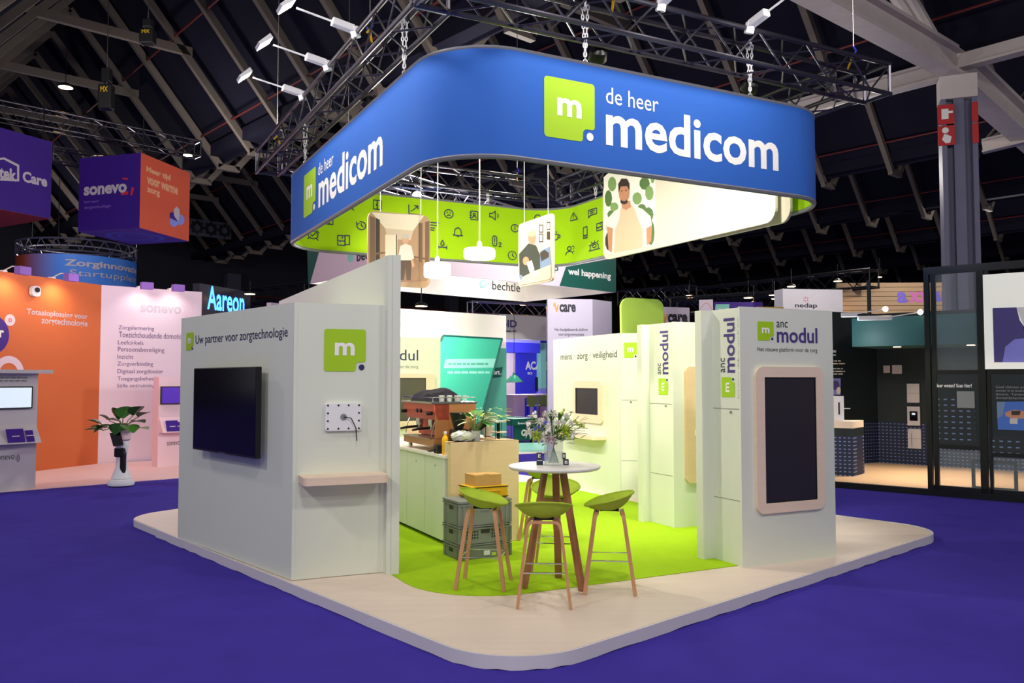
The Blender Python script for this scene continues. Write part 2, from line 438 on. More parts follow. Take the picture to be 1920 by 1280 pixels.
def beam(name, p, q, w_, h_, parent=None, mat='steel_pale'):
    p = Vector(p); q = Vector(q); mm = MB(); side = (q - p).cross(Vector((0, 0, 1)))
    t = h_ * .16; dz = Vector((0, 0, 1))
    mm.bar([p + dz * h_ / 2, q + dz * h_ / 2], w_, t, side); mm.bar([p - dz * h_ / 2, q - dz * h_ / 2], w_, t, side)
    mm.bar([p, q], w_ * .3, h_, side)
    o = mm.build(name, mat, parent); return o
top = Vector((cx, cy, ZV + .05)); Bv = Vector((B[0], B[1], 0)); Av = Vector((A[0], A[1], 0))
gd = thing('roof_girder', 'pale steel roof girder meeting over the grey column with thin bracing rods', 'girder', tuple(top))
beam('girder_arm', (0, 0, 0), -Bv * 9 - Vector((0, 0, .3)), .5, .6, gd)
beam('girder_arm', (0, 0, 0), Bv * 9 - Vector((0, 0, 1.0)), .6, .75, gd)
beam('valley_beam', (0, 0, -.05), Av * 5.6 + Vector((0, 0, -.05)), .35, .42, gd)
beam('valley_beam', (0, 0, .1), -Av * 5 + Vector((0, 0, .1)), .35, .42, gd)
for s_ in (-1, 1):
    for t_ in (2.2, 4.2):
        MB().tube([(-Av * -s_ * t_ * 0 + Bv * s_ * t_ * .6 + Vector((0, 0, .3))), Bv * s_ * t_ * 1.0 + Av * 1.2 + Vector((0, 0, 3.4))], .14, 8).build('strut', 'steel_pale', gd)
    MB().tube([(0, 0, .2), Av * s_ * 2.0 + Vector((0, 0, 3.6))], .16, 8).build('strut', 'steel_pale', gd)
for a0, z1 in ((5.2, 2.9), (5.0, 1.9)):
    MB().tube([Av * 5.3, Av * (5.3 - (5.6 - a0) * 2.4) - Bv * 1.0 + Vector((0, 0, z1))], .07, 6).build('rod', 'rafter_paint', gd)
MB().tube([Av * 5.2, Av * 2.2 - Bv * .6 + Vector((0, 0, 1.5))], .05, 6).build('rod', 'rafter_paint', gd)
# second beam further right and below
b2 = thing('roof_tie', 'pale roof tie beam with thin rods on the far side of the grey column', 'girder', tuple(Dp(1842, 275, dcol + 4)))
beam('tie', (0, 0, 0), Vector((3.2, -2.4, .45)), .3, .35, b2)
for e in ((1.0, -.6, 1.5), (2.4, -1.8, 1.8)): MB().tube([(0, 0, .1), e], .04, 6).build('rod', 'rafter_paint', b2)

# ------------------------------------------------------------------ truss builder
def truss(name, label, p0, p1, z, sz, mat='truss_dark', group=None, r=.026, parts=True, cat='truss', mark=1.0):
    fr = Fr(p0[:2], p1[:2], z); t = thing(name, label, cat, fr.loc, fr.rz, group)
    L = fr.L; h = sz / 2
    for y in (-h, h):
        for zz in (0, sz): MB().tube([(0, y, zz), (L, y, zz)], r, 8).build('chord', mat, t, smooth=True)
    n = max(2, round(L / (sz * mark))); rb = r * .42
    lat = MB(); protos = {}
    for i in range(n):
        x0 = L * i / n; x1 = L * (i + 1) / n; f = i % 2
        segs = [((x0, y, (0, sz)[f]), (x1, y, (sz, 0)[f])) for y in (-h, h)] + [((x0, (-h, h)[f], zz), (x1, (h, -h)[f], zz)) for zz in (0, sz)]
        for p, q in segs:
            if parts: MB().tube([p, q], rb, 5, caps=False).build('brace', mat, t)
            else: lat.tube([p, q], rb, 4, caps=False)
    if not parts: tag(lat.build('lattice', mat, t), kind='stuff')
    for x in (.02, L - .02):
        mm = MB()
        for p, q in (((x, -h, 0), (x, h, 0)), ((x, -h, sz), (x, h, sz)), ((x, -h, 0), (x, -h, sz)), ((x, h, 0), (x, h, sz))): mm.tube([p, q], r * .8, 6)
        mm.build('end_frame', mat, t)
    return t, fr
# ------------------------------------------------------------------ our stand: platform and carpet
PZ = 0.09
def rounded(poly, r, n=8):
    out = []; k = len(poly)
    for i in range(k):
        p = Vector(poly[i]); a = Vector(poly[i - 1]); b = Vector(poly[(i + 1) % k]); ri = r[i] if isinstance(r, (list, tuple)) else r
        if ri <= 0: out.append(tuple(p)); continue
        da = (a - p).normalized(); db = (b - p).normalized(); ang = da.angle(db); tl = ri / math.tan(ang / 2)
        c = p + (da + db).normalized() * (ri / math.sin(ang / 2)); s = p + da * tl; e = p + db * tl
        a0 = math.atan2(s.y - c.y, s.x - c.x); a1 = math.atan2(e.y - c.y, e.x - c.x); dl = (a1 - a0 + math.pi) % (2 * math.pi) - math.pi
        for j in range(n + 1): t = a0 + dl * j / n; out.append((c.x + ri * math.cos(t), c.y + ri * math.sin(t)))
    return out
pl0 = G(640, 1130.6, PZ); pf0 = G(1280, 1152, PZ); ua = dirv(-41.0); ub = dirv(47.2)
PN = inter(pl0, ua, pf0, ub)
def plp(a, b): return (PN[0] + ua[0] * a + ub[0] * b, PN[1] + ua[1] * a + ub[1] * b)
PQ = [plp(0, 0), plp(0, 7.15), plp(9.5, 7.15), plp(7.75, 0)]
plat = thing('stand_platform', 'low pale wood platform with white edge strip under the lime booth', 'platform', (PN[0], PN[1], 0))
def loc_(P, o): return [(x - o[0], y - o[1]) for x, y in P]
RP = rounded(PQ, [.62, .62, .62, .62], 12)
MB().prism(loc_(RP, PN), .004, PZ - .006).build('deck_core', 'edge_white', plat)
inn = rounded([(x, y) for x, y in PQ], [.62] * 4, 12)
cxp = sum(p[0] for p in inn) / len(inn); cyp = sum(p[1] for p in inn) / len(inn)
# floor boards along the front edge direction, clipped to the platform outline
def clip_convex(poly, p, n):             # keep the side where (x-p).n >= 0
    out = []
    for i in range(len(poly)):
        a = poly[i]; b = poly[(i + 1) % len(poly)]; da = (a[0] - p[0]) * n[0] + (a[1] - p[1]) * n[1]; db = (b[0] - p[0]) * n[0] + (b[1] - p[1]) * n[1]
        if da >= 0: out.append(a)
        if da * db < 0: t = da / (da - db); out.append((a[0] + (b[0] - a[0]) * t, a[1] + (b[1] - a[1]) * t))
    return out
sh = [(cxp + (x - cxp) * .9965, cyp + (y - cyp) * .9965) for x, y in inn]
nb = 8
for k in range(nb):
    a0 = 9.6 * k / nb; a1 = 9.6 * (k + 1) / nb - .002
    q = clip_convex(clip_convex(sh, plp(a0, 0), ua), plp(a1, 0), (-ua[0], -ua[1]))
    if len(q) > 2: MB().prism(loc_(q, PN), PZ - .006, PZ).build('floor_sheet', 'platform_wood', plat)
# white edge strip (outside), stops short at the far left, its lower rim ragged
pts = []; n = len(RP)
for i in range(n):
    a = Vector(RP[i]); b = Vector(RP[(i + 1) % n]); ns = max(1, int((b - a).length / .16))
    pts += [a.lerp(b, j / ns) for j in range(ns)]
n = len(pts); ring = []
for i in range(n):
    t = (pts[(i + 1) % n] - pts[i - 1]).normalized(); nn = Vector((t.y, -t.x))
    if nn.dot(pts[i] - Vector((cxp, cyp))) < 0: nn = -nn
    zz = random.choice([0.001, 0.001, .003, .006, .009]); o_ = pts[i] + nn * .018
    ring.append(((pts[i].x - PN[0], pts[i].y - PN[1]), (o_.x - PN[0], o_.y - PN[1]), zz, (pts[i] - Vector(PN)).dot(Vector(ua)) < 6.62))
mm = MB(); vs = []; fs = []
for p, q, zz, k_ in ring: vs += [(p[0], p[1], zz), (q[0], q[1], zz), (q[0], q[1], PZ + .004), (p[0], p[1], PZ + .004)]
for i in range(n):
    j = (i + 1) % n
    if ring[i][3] and ring[j][3]:
        for k in range(4): l = (k + 1) % 4; fs.append((4 * i + k, 4 * i + l, 4 * j + l, 4 * j + k))
mm.raw(vs, fs).build('edge_strip', 'edge_white', plat, smooth=True)
# lime carpet inside the booth
IA = dirv(-27.3); IB = dirv(62.9)
c0 = G(942, 1118.7, PZ); c1 = G(722, 1072, PZ); c2 = G(1586, 1020, PZ)
cn = inter(c0, IB, (c1[0] + .02, c1[1]), IA)
def cap(a, b): return (cn[0] + IA[0] * a + IB[0] * b, cn[1] + IA[1] * a + IB[1] * b)
fl = (c2[0] - cn[0]) * IB[0] + (c2[1] - cn[1]) * IB[1]
CQ = rounded([cap(0, 0), cap(0, fl - .08), cap(6.9, fl - .3), cap(6.2, 0)], [.8, .6, .5, .5], 12)
MB().prism(CQ, PZ + .001, PZ + .006).build('lime_carpet', 'lime_carpet')
tag(bpy.data.objects['lime_carpet'], 'lime green carpet with rounded corner laid on the pale platform', 'carpet')

# ------------------------------------------------------------------ left block with television
pF = G(548, 1088, PZ); pL = G(335, 1008, PZ); pR = G(724, 1072, PZ); pT = G(748, 1075, PZ)
HB = 2.5
frL = Fr(pL, pF, PZ); frR = Fr(pF, pR, PZ)
ta = dirv(-26.5)
back = 1.9
bl = thing('exhibition_wall_block', 'pale wedge-shaped wall block with television and round-cornered m logo', 'wall block', (pF[0], pF[1], PZ), frR.rz)
def toR(p): return frR.local((p[0], p[1], PZ))[:2]
endb = (pR[0] + ta[0] * back, pR[1] + ta[1] * back)
MB().prism([toR(p) for p in (pF, pR, endb, pL)], 0, HB).build('body', 'panel_white', bl)
# visible skin panels with a narrow joint
e1 = toR(pF); 
MB().box(.012, frR.L - .002, -.012, 0, .006, HB).build('panel', 'panel_white', bl)
o = MB().box(.0, frL.L - .0, -.012, 0, .006, HB).build('panel', 'panel_white', bl); o.location = frR.local(frL.loc); o.rotation_euler = (0, 0, frL.rz - frR.rz)
MB().box(-.012, .02, -.016, .0, .006, HB + .004).build('corner_trim', 'panel_white', bl)
HOLD = []
holdL = bpy.data.objects.new('left_face_print', None); COL.objects.link(holdL); holdL.parent = bl; holdL.location = frR.local(frL.loc); holdL.rotation_euler = (0, 0, frL.rz - frR.rz); HOLD.append(holdL)
logo(holdL, frL, 350, 624, 363, 657, d=-.013)
lettering(holdL, frL, 'Uw partner voor zorgtechnologie', 367, 540, (524, 638), (514, 614), 'navy_print', .0, d=-.013)
logo(bl, frR, 608, 616, 686, 696, d=-.013)
# tall partition wall
tl = Fr(G(724, 1077, PZ), G(748, 1077.5, PZ), PZ)
tw = thing('partition_wall', 'tall thin white partition wall beside the television block', 'wall panel', tl.loc, tl.rz)
d_end = 5.2
dd = tl.local((tl.p.x + ta[0], tl.p.y + ta[1], PZ)); dx, dy = dd[0], dd[1]
ztop = tl.uv(740, 478)[1]
MB().prism([(0, 0), (tl.L, 0), (tl.L + dx * d_end, dy * d_end), (dx * d_end, dy * d_end)], 0, ztop).build('wall_core', 'panel_white', tw)
MB().box(tl.L * .35, tl.L * .36, -.002, .001, .0, ztop).build('joint', 'seam_grey', tw)
# television
ZT = frL
tv0 = frL.uv(361, 841.5, -.14); tv1 = frL.uv(481, 687.6, -.14)
tv = thing('television', 'large black flat television mounted on the pale block face', 'television', tuple(frL.world(tv0[0], 0, 0)), frL.rz)
W_ = tv1[0] - tv0[0]; z0 = tv0[1] + .0; z1 = frL.uv(363, 690, -.14)[1]
MB().box(0, W_, -.14, -.085, z0, z1).build('case', 'black_plastic', tv, bev=.006)
MB().box(.012, W_ - .012, -.1415, -.13, z0 + .02, z1 - .012).build('screen', 'screen_black', tv)
MB().box(W_ * .25, W_ * .75, -.085, -.013, z0 + .25 * (z1 - z0), z0 + .7 * (z1 - z0)).build('wall_mount', 'black_plastic', tv)
MB().box(W_ * .45, W_ * .55, -.143, -.14, z0 + .004, z0 + .014).build('badge', 'steel', tv)
# router plate
a0 = frR.uv(609, 808, -.03); a1 = frR.uv(677, 755, -.03)
ap = thing('access_panel', 'white square wall plate with corner screws and loose black cable', 'wall plate', tuple(frR.world(a0[0], 0, PZ - PZ)), frR.rz)
w2 = a1[0] - a0[0]; zz0 = a0[1]; zz1 = a1[1]
MB().plate(rr(0, zz0, w2, zz1, .02), -.05, -.0125).build('plate', 'lamp_white', ap, bev=.003)
for u in (.07, .36, .64, .93):
    for v in (.08, .36, .64, .92):
        if u in (.36, .64) and v in (.36, .64): continue
        MB().plate(circ(w2 * u, zz0 + (zz1 - zz0) * v, .009, 8), -.053, -.05).build('screw', 'black_plastic', ap)
mid = zz0 + .5 * (zz1 - zz0)
MB().plate(circ(w2 * .5, mid, .03, 12), -.056, -.05).build('socket', 'crate_grey', ap)
MB().tube([(w2 * .5, -.06, mid), (w2 * .68, -.1, mid - .01), (w2 * .82, -.09, mid - .1), (w2 * .86, -.08, mid - .22)], .005, 6).build('cable', 'black_plastic', ap)
# shelf on the block
s0 = frR.uv(569, 900, -.3)[0]; s1 = frR.uv(730, 900, -.3)[0]
zs = frR.uv(640, 893, -.3)[1]
sf = tag(MB().prism(rounded([(s0, -.30), (min(s1, frR.L + .06), -.30), (min(s1, frR.L + .06), -.0125), (s0, -.0125)], [.05, .05, 0, 0], 5), zs - .075, zs).build('wall_shelf', 'ash_wood', loc=frR.loc, rz=frR.rz, bev=.004), 'thick pale wooden shelf under the wall plate with black cable', 'shelf')

# ------------------------------------------------------------------ right-hand blocks
def face_seams(parent, fr, zs_, knob, y=-.002, m0=0.01, m1=0.01):
    for z in zs_: MB().box(m0, fr.L - m1, y, .001, z - .004, z + .004).build('panel_joint', 'seam_grey', parent)
    if knob: MB().plate(circ(knob[0], knob[1], .012, 10), -.012, 0).build('lock', 'steel', parent)
def child_frame(parent, pfr, fr, name='side_print'):
    o = bpy.data.objects.new(name, None); COL.objects.link(o); o.parent = parent; o.location = pfr.local(fr.loc); o.rotation_euler = (0, 0, fr.rz - pfr.rz); HOLD.append(o)
    return o
# nearest: anc modul, screen in round-cornered wooden frame
pA = G(1393, 1063, PZ); pA2 = G(1565, 1041.5, PZ)
fA = Fr(pA, pA2, PZ); nb_ = dirv(-26.0)
def depth_pt(p, d, v=nb_): return (p[0] + v[0] * d, p[1] + v[1] * d)
bA = thing('module_wall_block', 'pale block with tall dark screen in round-cornered wooden frame', 'wall block', fA.loc, fA.rz)
def locA(p): return fA.local((p[0], p[1], PZ))[:2]
sd = .42
MB().prism([locA(p) for p in (pA, pA2, depth_pt(pA2, sd + .06), depth_pt(pA, sd + .06))], 0, HB).build('body', 'panel_white', bA)
MB().box(-.022, fA.L, -.022, 0, 0, HB + .006).build('front_panel', 'panel_white', bA)
fin0 = depth_pt(pA, sd); q0 = locA(fin0)
finw = .135
MB().box(q0[0] - finw, q0[0] + .02, q0[1], q0[1] + .10, 0, HB - .004).build('side_fin', 'panel_white', bA)
MB().box(fA.L - .02, fA.L + .0, 0.0, q0[1] + .8, 0, HB - .004).build('end_panel', 'panel_white', bA)
logo(bA, fA, 1420, 602, 1450, 638, d=-.022)
lettering(bA, fA, 'anc', 1455.7, 1476.5, (1456, 613.5), (1456, 602.5), 'dark_print', 0, d=-.022)
lettering(bA, fA, 'modul', 1456.4, 1532, (1457, 642), (1503, 614), 'purple_print', .02, d=-.022)
lettering(bA, fA, 'Het nieuwe platform voor de zorg', 1420, 1532, (1500, 662), (1420, 650), 'dark_print', 0, d=-.022)
def framed_screen(parent, fr, outer, inner, d, r=.09, wood='ash_wood', scr='screen_matt', th=.035):
    ox0, oz1 = fr.uv(outer[0], outer[1], d); ox1 = fr.uv(outer[2], outer[1], d)[0]; oz0 = fr.uv(outer[0], outer[3], d)[1]
    ix0, iz1 = fr.uv(inner[0], inner[1], d); ix1 = fr.uv(inner[2], inner[1], d)[0]; iz0 = fr.uv(inner[0], inner[3], d)[1]
    fm = MB().frame(rr(ox0, oz0, ox1, oz1, r), rr(ix0, iz0, ix1, iz1, .004), d - th, d).build('screen_frame', wood, parent, bev=0)
    MB().box(ix0 - .002, ix1 + .002, d - th * .55, d - .001, iz0 - .002, iz1 + .002).build('screen', scr, parent)
    MB().frame(rr(ix0 - .001, iz0 - .001, ix1 + .001, iz1 + .001, .003), rr(ix0 + .008, iz0 + .008, ix1 - .008, iz1 - .008, .003), d - th * .75, d - th * .5).build('bezel', 'black_plastic', parent)
framed_screen(bA, fA, (1412.7, 687, 1539, 964), (1429, 707, 1525.5, 943.5), -.022, .09)
# side face
fAs = Fr(fin0, depth_pt(pA, .0), PZ)
hA = child_frame(bA, fA, fAs)
face_seams(hA, fAs, [fAs.uv(1365, 766)[1], fAs.uv(1365, 935)[1]], (fAs.uv(1371, 772)[0], fAs.uv(1371, 772.5)[1]))
lettering(hA, fAs, 'modul', 1358, 1377.4, (1368, 698.7), (1368, 596), 'purple_print', .02, rot=True)
lettering(hA, fAs, 'anc', 1352, 1359.6, (1356, 698), (1356, 671), 'dark_print', 0, rot=True)
logo(hA, fAs, 1353, 707, 1377.4, 744, rot=True)
lettering(hA, fAs, 'Het nieuwe platform voor de zorg', 1384, 1388, (1386, 746), (1386, 595), 'dark_print', 0, rot=True)
# second block with wooden board and reader
pB = G(1265, 990, PZ); uA = fA.u; pB2 = (pB[0] + uA.x * 1.25, pB[1] + uA.y * 1.25)
fB = Fr(pB, pB2, PZ)
bB = thing('module_wall_block', 'pale block with round-cornered wooden board and small white reader', 'wall block', fB.loc, fB.rz)
def locB(p): return fB.local((p[0], p[1], PZ))[:2]
MB().prism([locB(p) for p in (pB, pB2, depth_pt(pB2, .56), depth_pt(pB, .56))], 0, HB).build('body', 'panel_white', bB)
MB().box(-.02, fB.L, -.02, 0, 0, HB + .004).build('front_panel', 'panel_white', bB)
finB = depth_pt(pB, .5); q1 = locB(finB)
MB().box(q1[0] - .115, q1[0] + .02, q1[1], q1[1] + .10, 0, HB - .004).build('side_fin', 'panel_white', bB)
fBs = Fr(finB, pB, PZ); hB = child_frame(bB, fB, fBs)
face_seams(hB, fBs, [fBs.uv(1247, 757)[1], fBs.uv(1247, 890)[1]], (fBs.uv(1249, 761)[0], fBs.uv(1249, 761)[1]))
lettering(hB, fBs, 'modul', 1238, 1253, (1246, 701.6), (1246, 620), 'purple_print', .02, rot=True)
lettering(hB, fBs, 'anc', 1234, 1239.7, (1237, 701.6), (1237, 681), 'dark_print', 0, rot=True)
logo(hB, fBs, 1235, 709, 1252.8, 739.7, rot=True)
x0, z1 = fB.uv(1282, 686.6, -.02); z0 = fB.uv(1284, 906, -.02)[1]
MB().plate(rr(x0, z0, x0 + .72, z1, .08), -.055, -.02).build('wood_board', 'ply_wood', bB)
x0, z1 = fB.uv(1304, 754, -.055); z0 = fB.uv(1304, 773, -.055)[1]
rd = MB().box(x0, x0 + .27, -.11, -.055, z0, z1).build('reader', 'lamp_white', bB, bev=.006)
MB().box(x0 + .09, x0 + .2, -.112, -.11, z0 + .04, z1 - .035).build('reader_display', 'leaf_blue', rd)
x0, z1 = fB.uv(1303, 806, -.055); z0 = fB.uv(1303, 817, -.055)[1]
sw = MB().box(x0, x0 + .08, -.07, -.055, z0, z1).build('switch', 'lamp_white', bB, bev=.003)
MB().box(x0 + .02, x0 + .06, -.074, -.07, z0 + .015, z1 - .015).build('rocker', 'crate_grey', sw)
MB().plate(circ(x0 + .145, (z0 + z1) / 2, .02, 12), -.07, -.055).build('push_button', 'steel', bB)
# third block: mens zorg veiligheid
pC = G(1165, 935, PZ); vC = dirv(-22.5)
fC2 = Fr(pC, G(1213, 936.5, PZ), PZ)
far = depth_pt(pC, 2.35, vC); fC = Fr(far, pC, PZ)
bC = thing('module_wall_block', 'pale block reading mens zorg veiligheid with small square screen', 'wall block', fC.loc, fC.rz)
def locC(p): return fC.local((p[0], p[1], PZ))[:2]
r_ = (pC[0] + fC2.u.x * .75, pC[1] + fC2.u.y * .75)
MB().prism([locC(p) for p in (far, pC, r_, (r_[0] + vC[0] * 2.35, r_[1] + vC[1] * 2.35))], 0, HB).build('body', 'panel_white', bC)
MB().box(0, fC.L + .0, -.014, 0, 0, HB + .004).build('front_panel', 'panel_white', bC)
lettering(bC, fC, 'mens ▪ zorg ▪ veiligheid'.replace('▪', '·'), 1051.6, 1157, (1101, 676.3), (1140, 657), 'dark_print', .0, d=-.014)
framed_screen(bC, fC, (1077, 714, 1132, 789), (1081.5, 727, 1124, 774.5), -.014, .08)
x0 = fC.uv(1067, 826, -.014)[0]; x1 = fC.uv(1128, 826, -.1)[0]; zz = fC.uv(1110, 818, -.2)[1]
sh3 = tag(MB().prism(rounded([(x0, -.26), (x1, -.26), (x1, -.0145), (x0, -.0145)], [.06, .06, 0, 0], 5), zz - .05, zz).build('wall_shelf', 'ash_wood', loc=fC.loc, rz=fC.rz, bev=.004), 'slim pale wooden shelf below the small square screen', 'shelf')
hC = child_frame(bC, fC, fC2)
face_seams(hC, fC2, [fC2.uv(1183, 750)[1], fC2.uv(1183, 863.5)[1]], (fC2.uv(1183, 753.5)[0], fC2.uv(1183, 753.5)[1]))
logo(hC, fC2, 1170, 642, 1194, 671)
# fourth, back-left: odul with screen, mostly hidden by the partition
pD = (-2.3, 13.75); fD = Fr(pD, (pD[0] + IB[0] * 1.15, pD[1] + IB[1] * 1.15), PZ)
sR = fD.uv(825, 640)[0]
bD = thing('module_wall_block', 'pale block with screen standing behind the coffee counter', 'wall block', fD.loc, fD.rz)
MB().box(0, sR, 0, .45, 0, HB).build('body', 'panel_white', bD)
MB().box(0, sR, -.02, 0, 0, HB + .004).build('front_panel', 'panel_white', bD)
lettering(bD, fD, 'modul', 708, 784, (745, 675.5), (745, 655), 'navy_print', .0, d=-.02)
lettering(bD, fD, 'Het nieuwe platform voor de zorg', 670, 784, (745, 691.5), (745, 684), 'grey_print', 0, d=-.02)
framed_screen(bD, fD, (700, 700, 814, 806), (708, 708, 797.5, 790), -.02, .06, scr='screen_grey')

# lime rounded panel rising behind the third block
fP = Fr((1.7, 13.8), (1.7 + IB[0], 13.8 + IB[1]), PZ)
x0, z1 = fP.uv(1165, 557); x1 = fP.uv(1245, 557)[0]
P_ = [];
for cxx, a0 in ((x1 - .16, 0), (x0 + .16, 90)):
    for i in range(7): a = math.radians(a0 + 15 * i); P_.append((cxx + .16 * math.cos(a), z1 - .16 + .16 * math.sin(a)))
lp = thing('backdrop_board', 'lime green panel with rounded top corners behind the mens zorg veiligheid block', 'panel', fP.loc, fP.rz)
MB().plate(P_ + [(x0 + .04, 0), (x1 - .06, 0)], 0, .06).build('board', 'lime_bright', lp, bev=.01)
MB().box(x0, x1, -.12, .18, 0, .03).build('foot', 'edge_white', lp)

# ------------------------------------------------------------------ hanging fascia
ZB = 3.9; ZTF = 4.885
lf = G(778, 311, ZB); ld = unit(lf, G(640, 395, ZB)); ff = G(983, 295.6, ZB); fd = unit(ff, G(1495, 366, ZB)); bk = G(980, 497, ZB)
FN = inter(lf, ld, ff, fd); FLp = inter(lf, ld, bk, fd); FR_ = (G(1495, 366, ZB)[0] + fd[0] * .75, G(1495, 366, ZB)[1] + fd[1] * .75)
FB_ = inter(FR_, ld, bk, fd)
ringO = rounded([FN, FR_, FB_, FLp], .75, 14)
ctr = Vector((sum(p[0] for p in ringO) / len(ringO), sum(p[1] for p in ringO) / len(ringO)))
def offs(P, d):
    n = len(P); out = []
    for i in range(n):
        a = Vector(P[i - 1]); b = Vector(P[(i + 1) % n]); t = (b - a).normalized(); nn = Vector((t.y, -t.x))
        if nn.dot(ctr - Vector(P[i])) < 0: nn = -nn
        q = Vector(P[i]) + nn * d; out.append((q.x, q.y))
    return out
ringI = offs(ringO, .05)
fas = thing('hanging_fascia', 'large blue rounded banner ring hung from the truss, lime with icons inside', 'banner', (ctr.x, ctr.y, ZB))
def band(P, z0, z1):
    n = len(P); mm = MB()
    vs = [(x - ctr.x, y - ctr.y, z) for z in (z0, z1) for x, y in P]
    return mm.raw(vs, [(i, (i + 1) % n, n + (i + 1) % n, n + i) for i in range(n)])
band(ringO, 0, ZTF - ZB).build('outer_skin', 'fascia_blue', fas, smooth=True)
band(ringI, 0, ZTF - ZB).build('inner_skin', 'fascia_green', fas, smooth=True)
mid_ = offs(ringO, .025)
for z, nm in ((0, 'bottom_rail'), (ZTF - ZB, 'top_rail')):
    MB().tube([(x - ctr.x, y - ctr.y, z) for x, y in mid_], .03, 8, closed=True).build(nm, 'keder_grey', fas, smooth=True)
frF = Fr(FN, FR_, ZB); frN = Fr(FLp, FN, ZB)
def fas_child(fr, name): 
    o = bpy.data.objects.new(name, None); COL.objects.link(o); o.parent = fas; o.location = (fr.p.x - ctr.x, fr.p.y - ctr.y, 0); o.rotation_euler = (0, 0, fr.rz); HOLD.append(o); return o
hF = fas_child(frF, 'front_print'); hN = fas_child(frN, 'left_print')
logo(hF, frF, 1020, 141, 1114.5, 255, dot='white_print')
lettering(hF, frF, 'de heer', 1136, 1234, (1137, 193.5), (1148, 164.5), 'white_print', 0)
lettering(hF, frF, 'medicom', 1136, 1458, (1137, 272.5), (1295, 217), 'white_print', .022)
logo(hN, frN, 570.5, 330, 592.5, 409, dot='white_print')
lettering(hN, frN, 'de heer', 597, 625.3, (598, 329.5), (601, 304), 'white_print', 0)
lettering(hN, frN, 'medicom', 597.3, 718, (599, 390), (646, 284), 'white_print', .022)
# icons on the lime inside
def ringhit(px, py):
    best = None; r = ray(px, py); n = len(ringI)
    for i in range(n):
        a = Vector(ringI[i]); b = Vector(ringI[(i + 1) % n]); e = b - a; den = r.x * e.y - r.y * e.x
        if abs(den) < 1e-9: continue
        t = (a.x * e.y - a.y * e.x) / den; p = Vector((r.x * t, r.y * t)); u = (p - a).dot(e) / e.length_squared
        if t > 0 and -1e-6 <= u <= 1 + 1e-6 and (best is None or t > best[0]):
            nn = Vector((e.y, -e.x)).normalized()
            if nn.dot(ctr - a) < 0: nn = -nn
            best = (t, p, CZ + r.z * t, e.normalized(), nn)
    return best
def arcp(cx, cy, r, a0, a1, n=14): return [(cx + r * math.cos(math.radians(a0 + (a1 - a0) * i / n)), cy + r * math.sin(math.radians(a0 + (a1 - a0) * i / n))) for i in range(n + 1)]
def ring_(cx, cy, r, n=18): return arcp(cx, cy, r, 0, 360, n)
def rect(x0, y0, x1, y1): return [(x0, y0), (x1, y0), (x1, y1), (x0, y1), (x0, y0)]
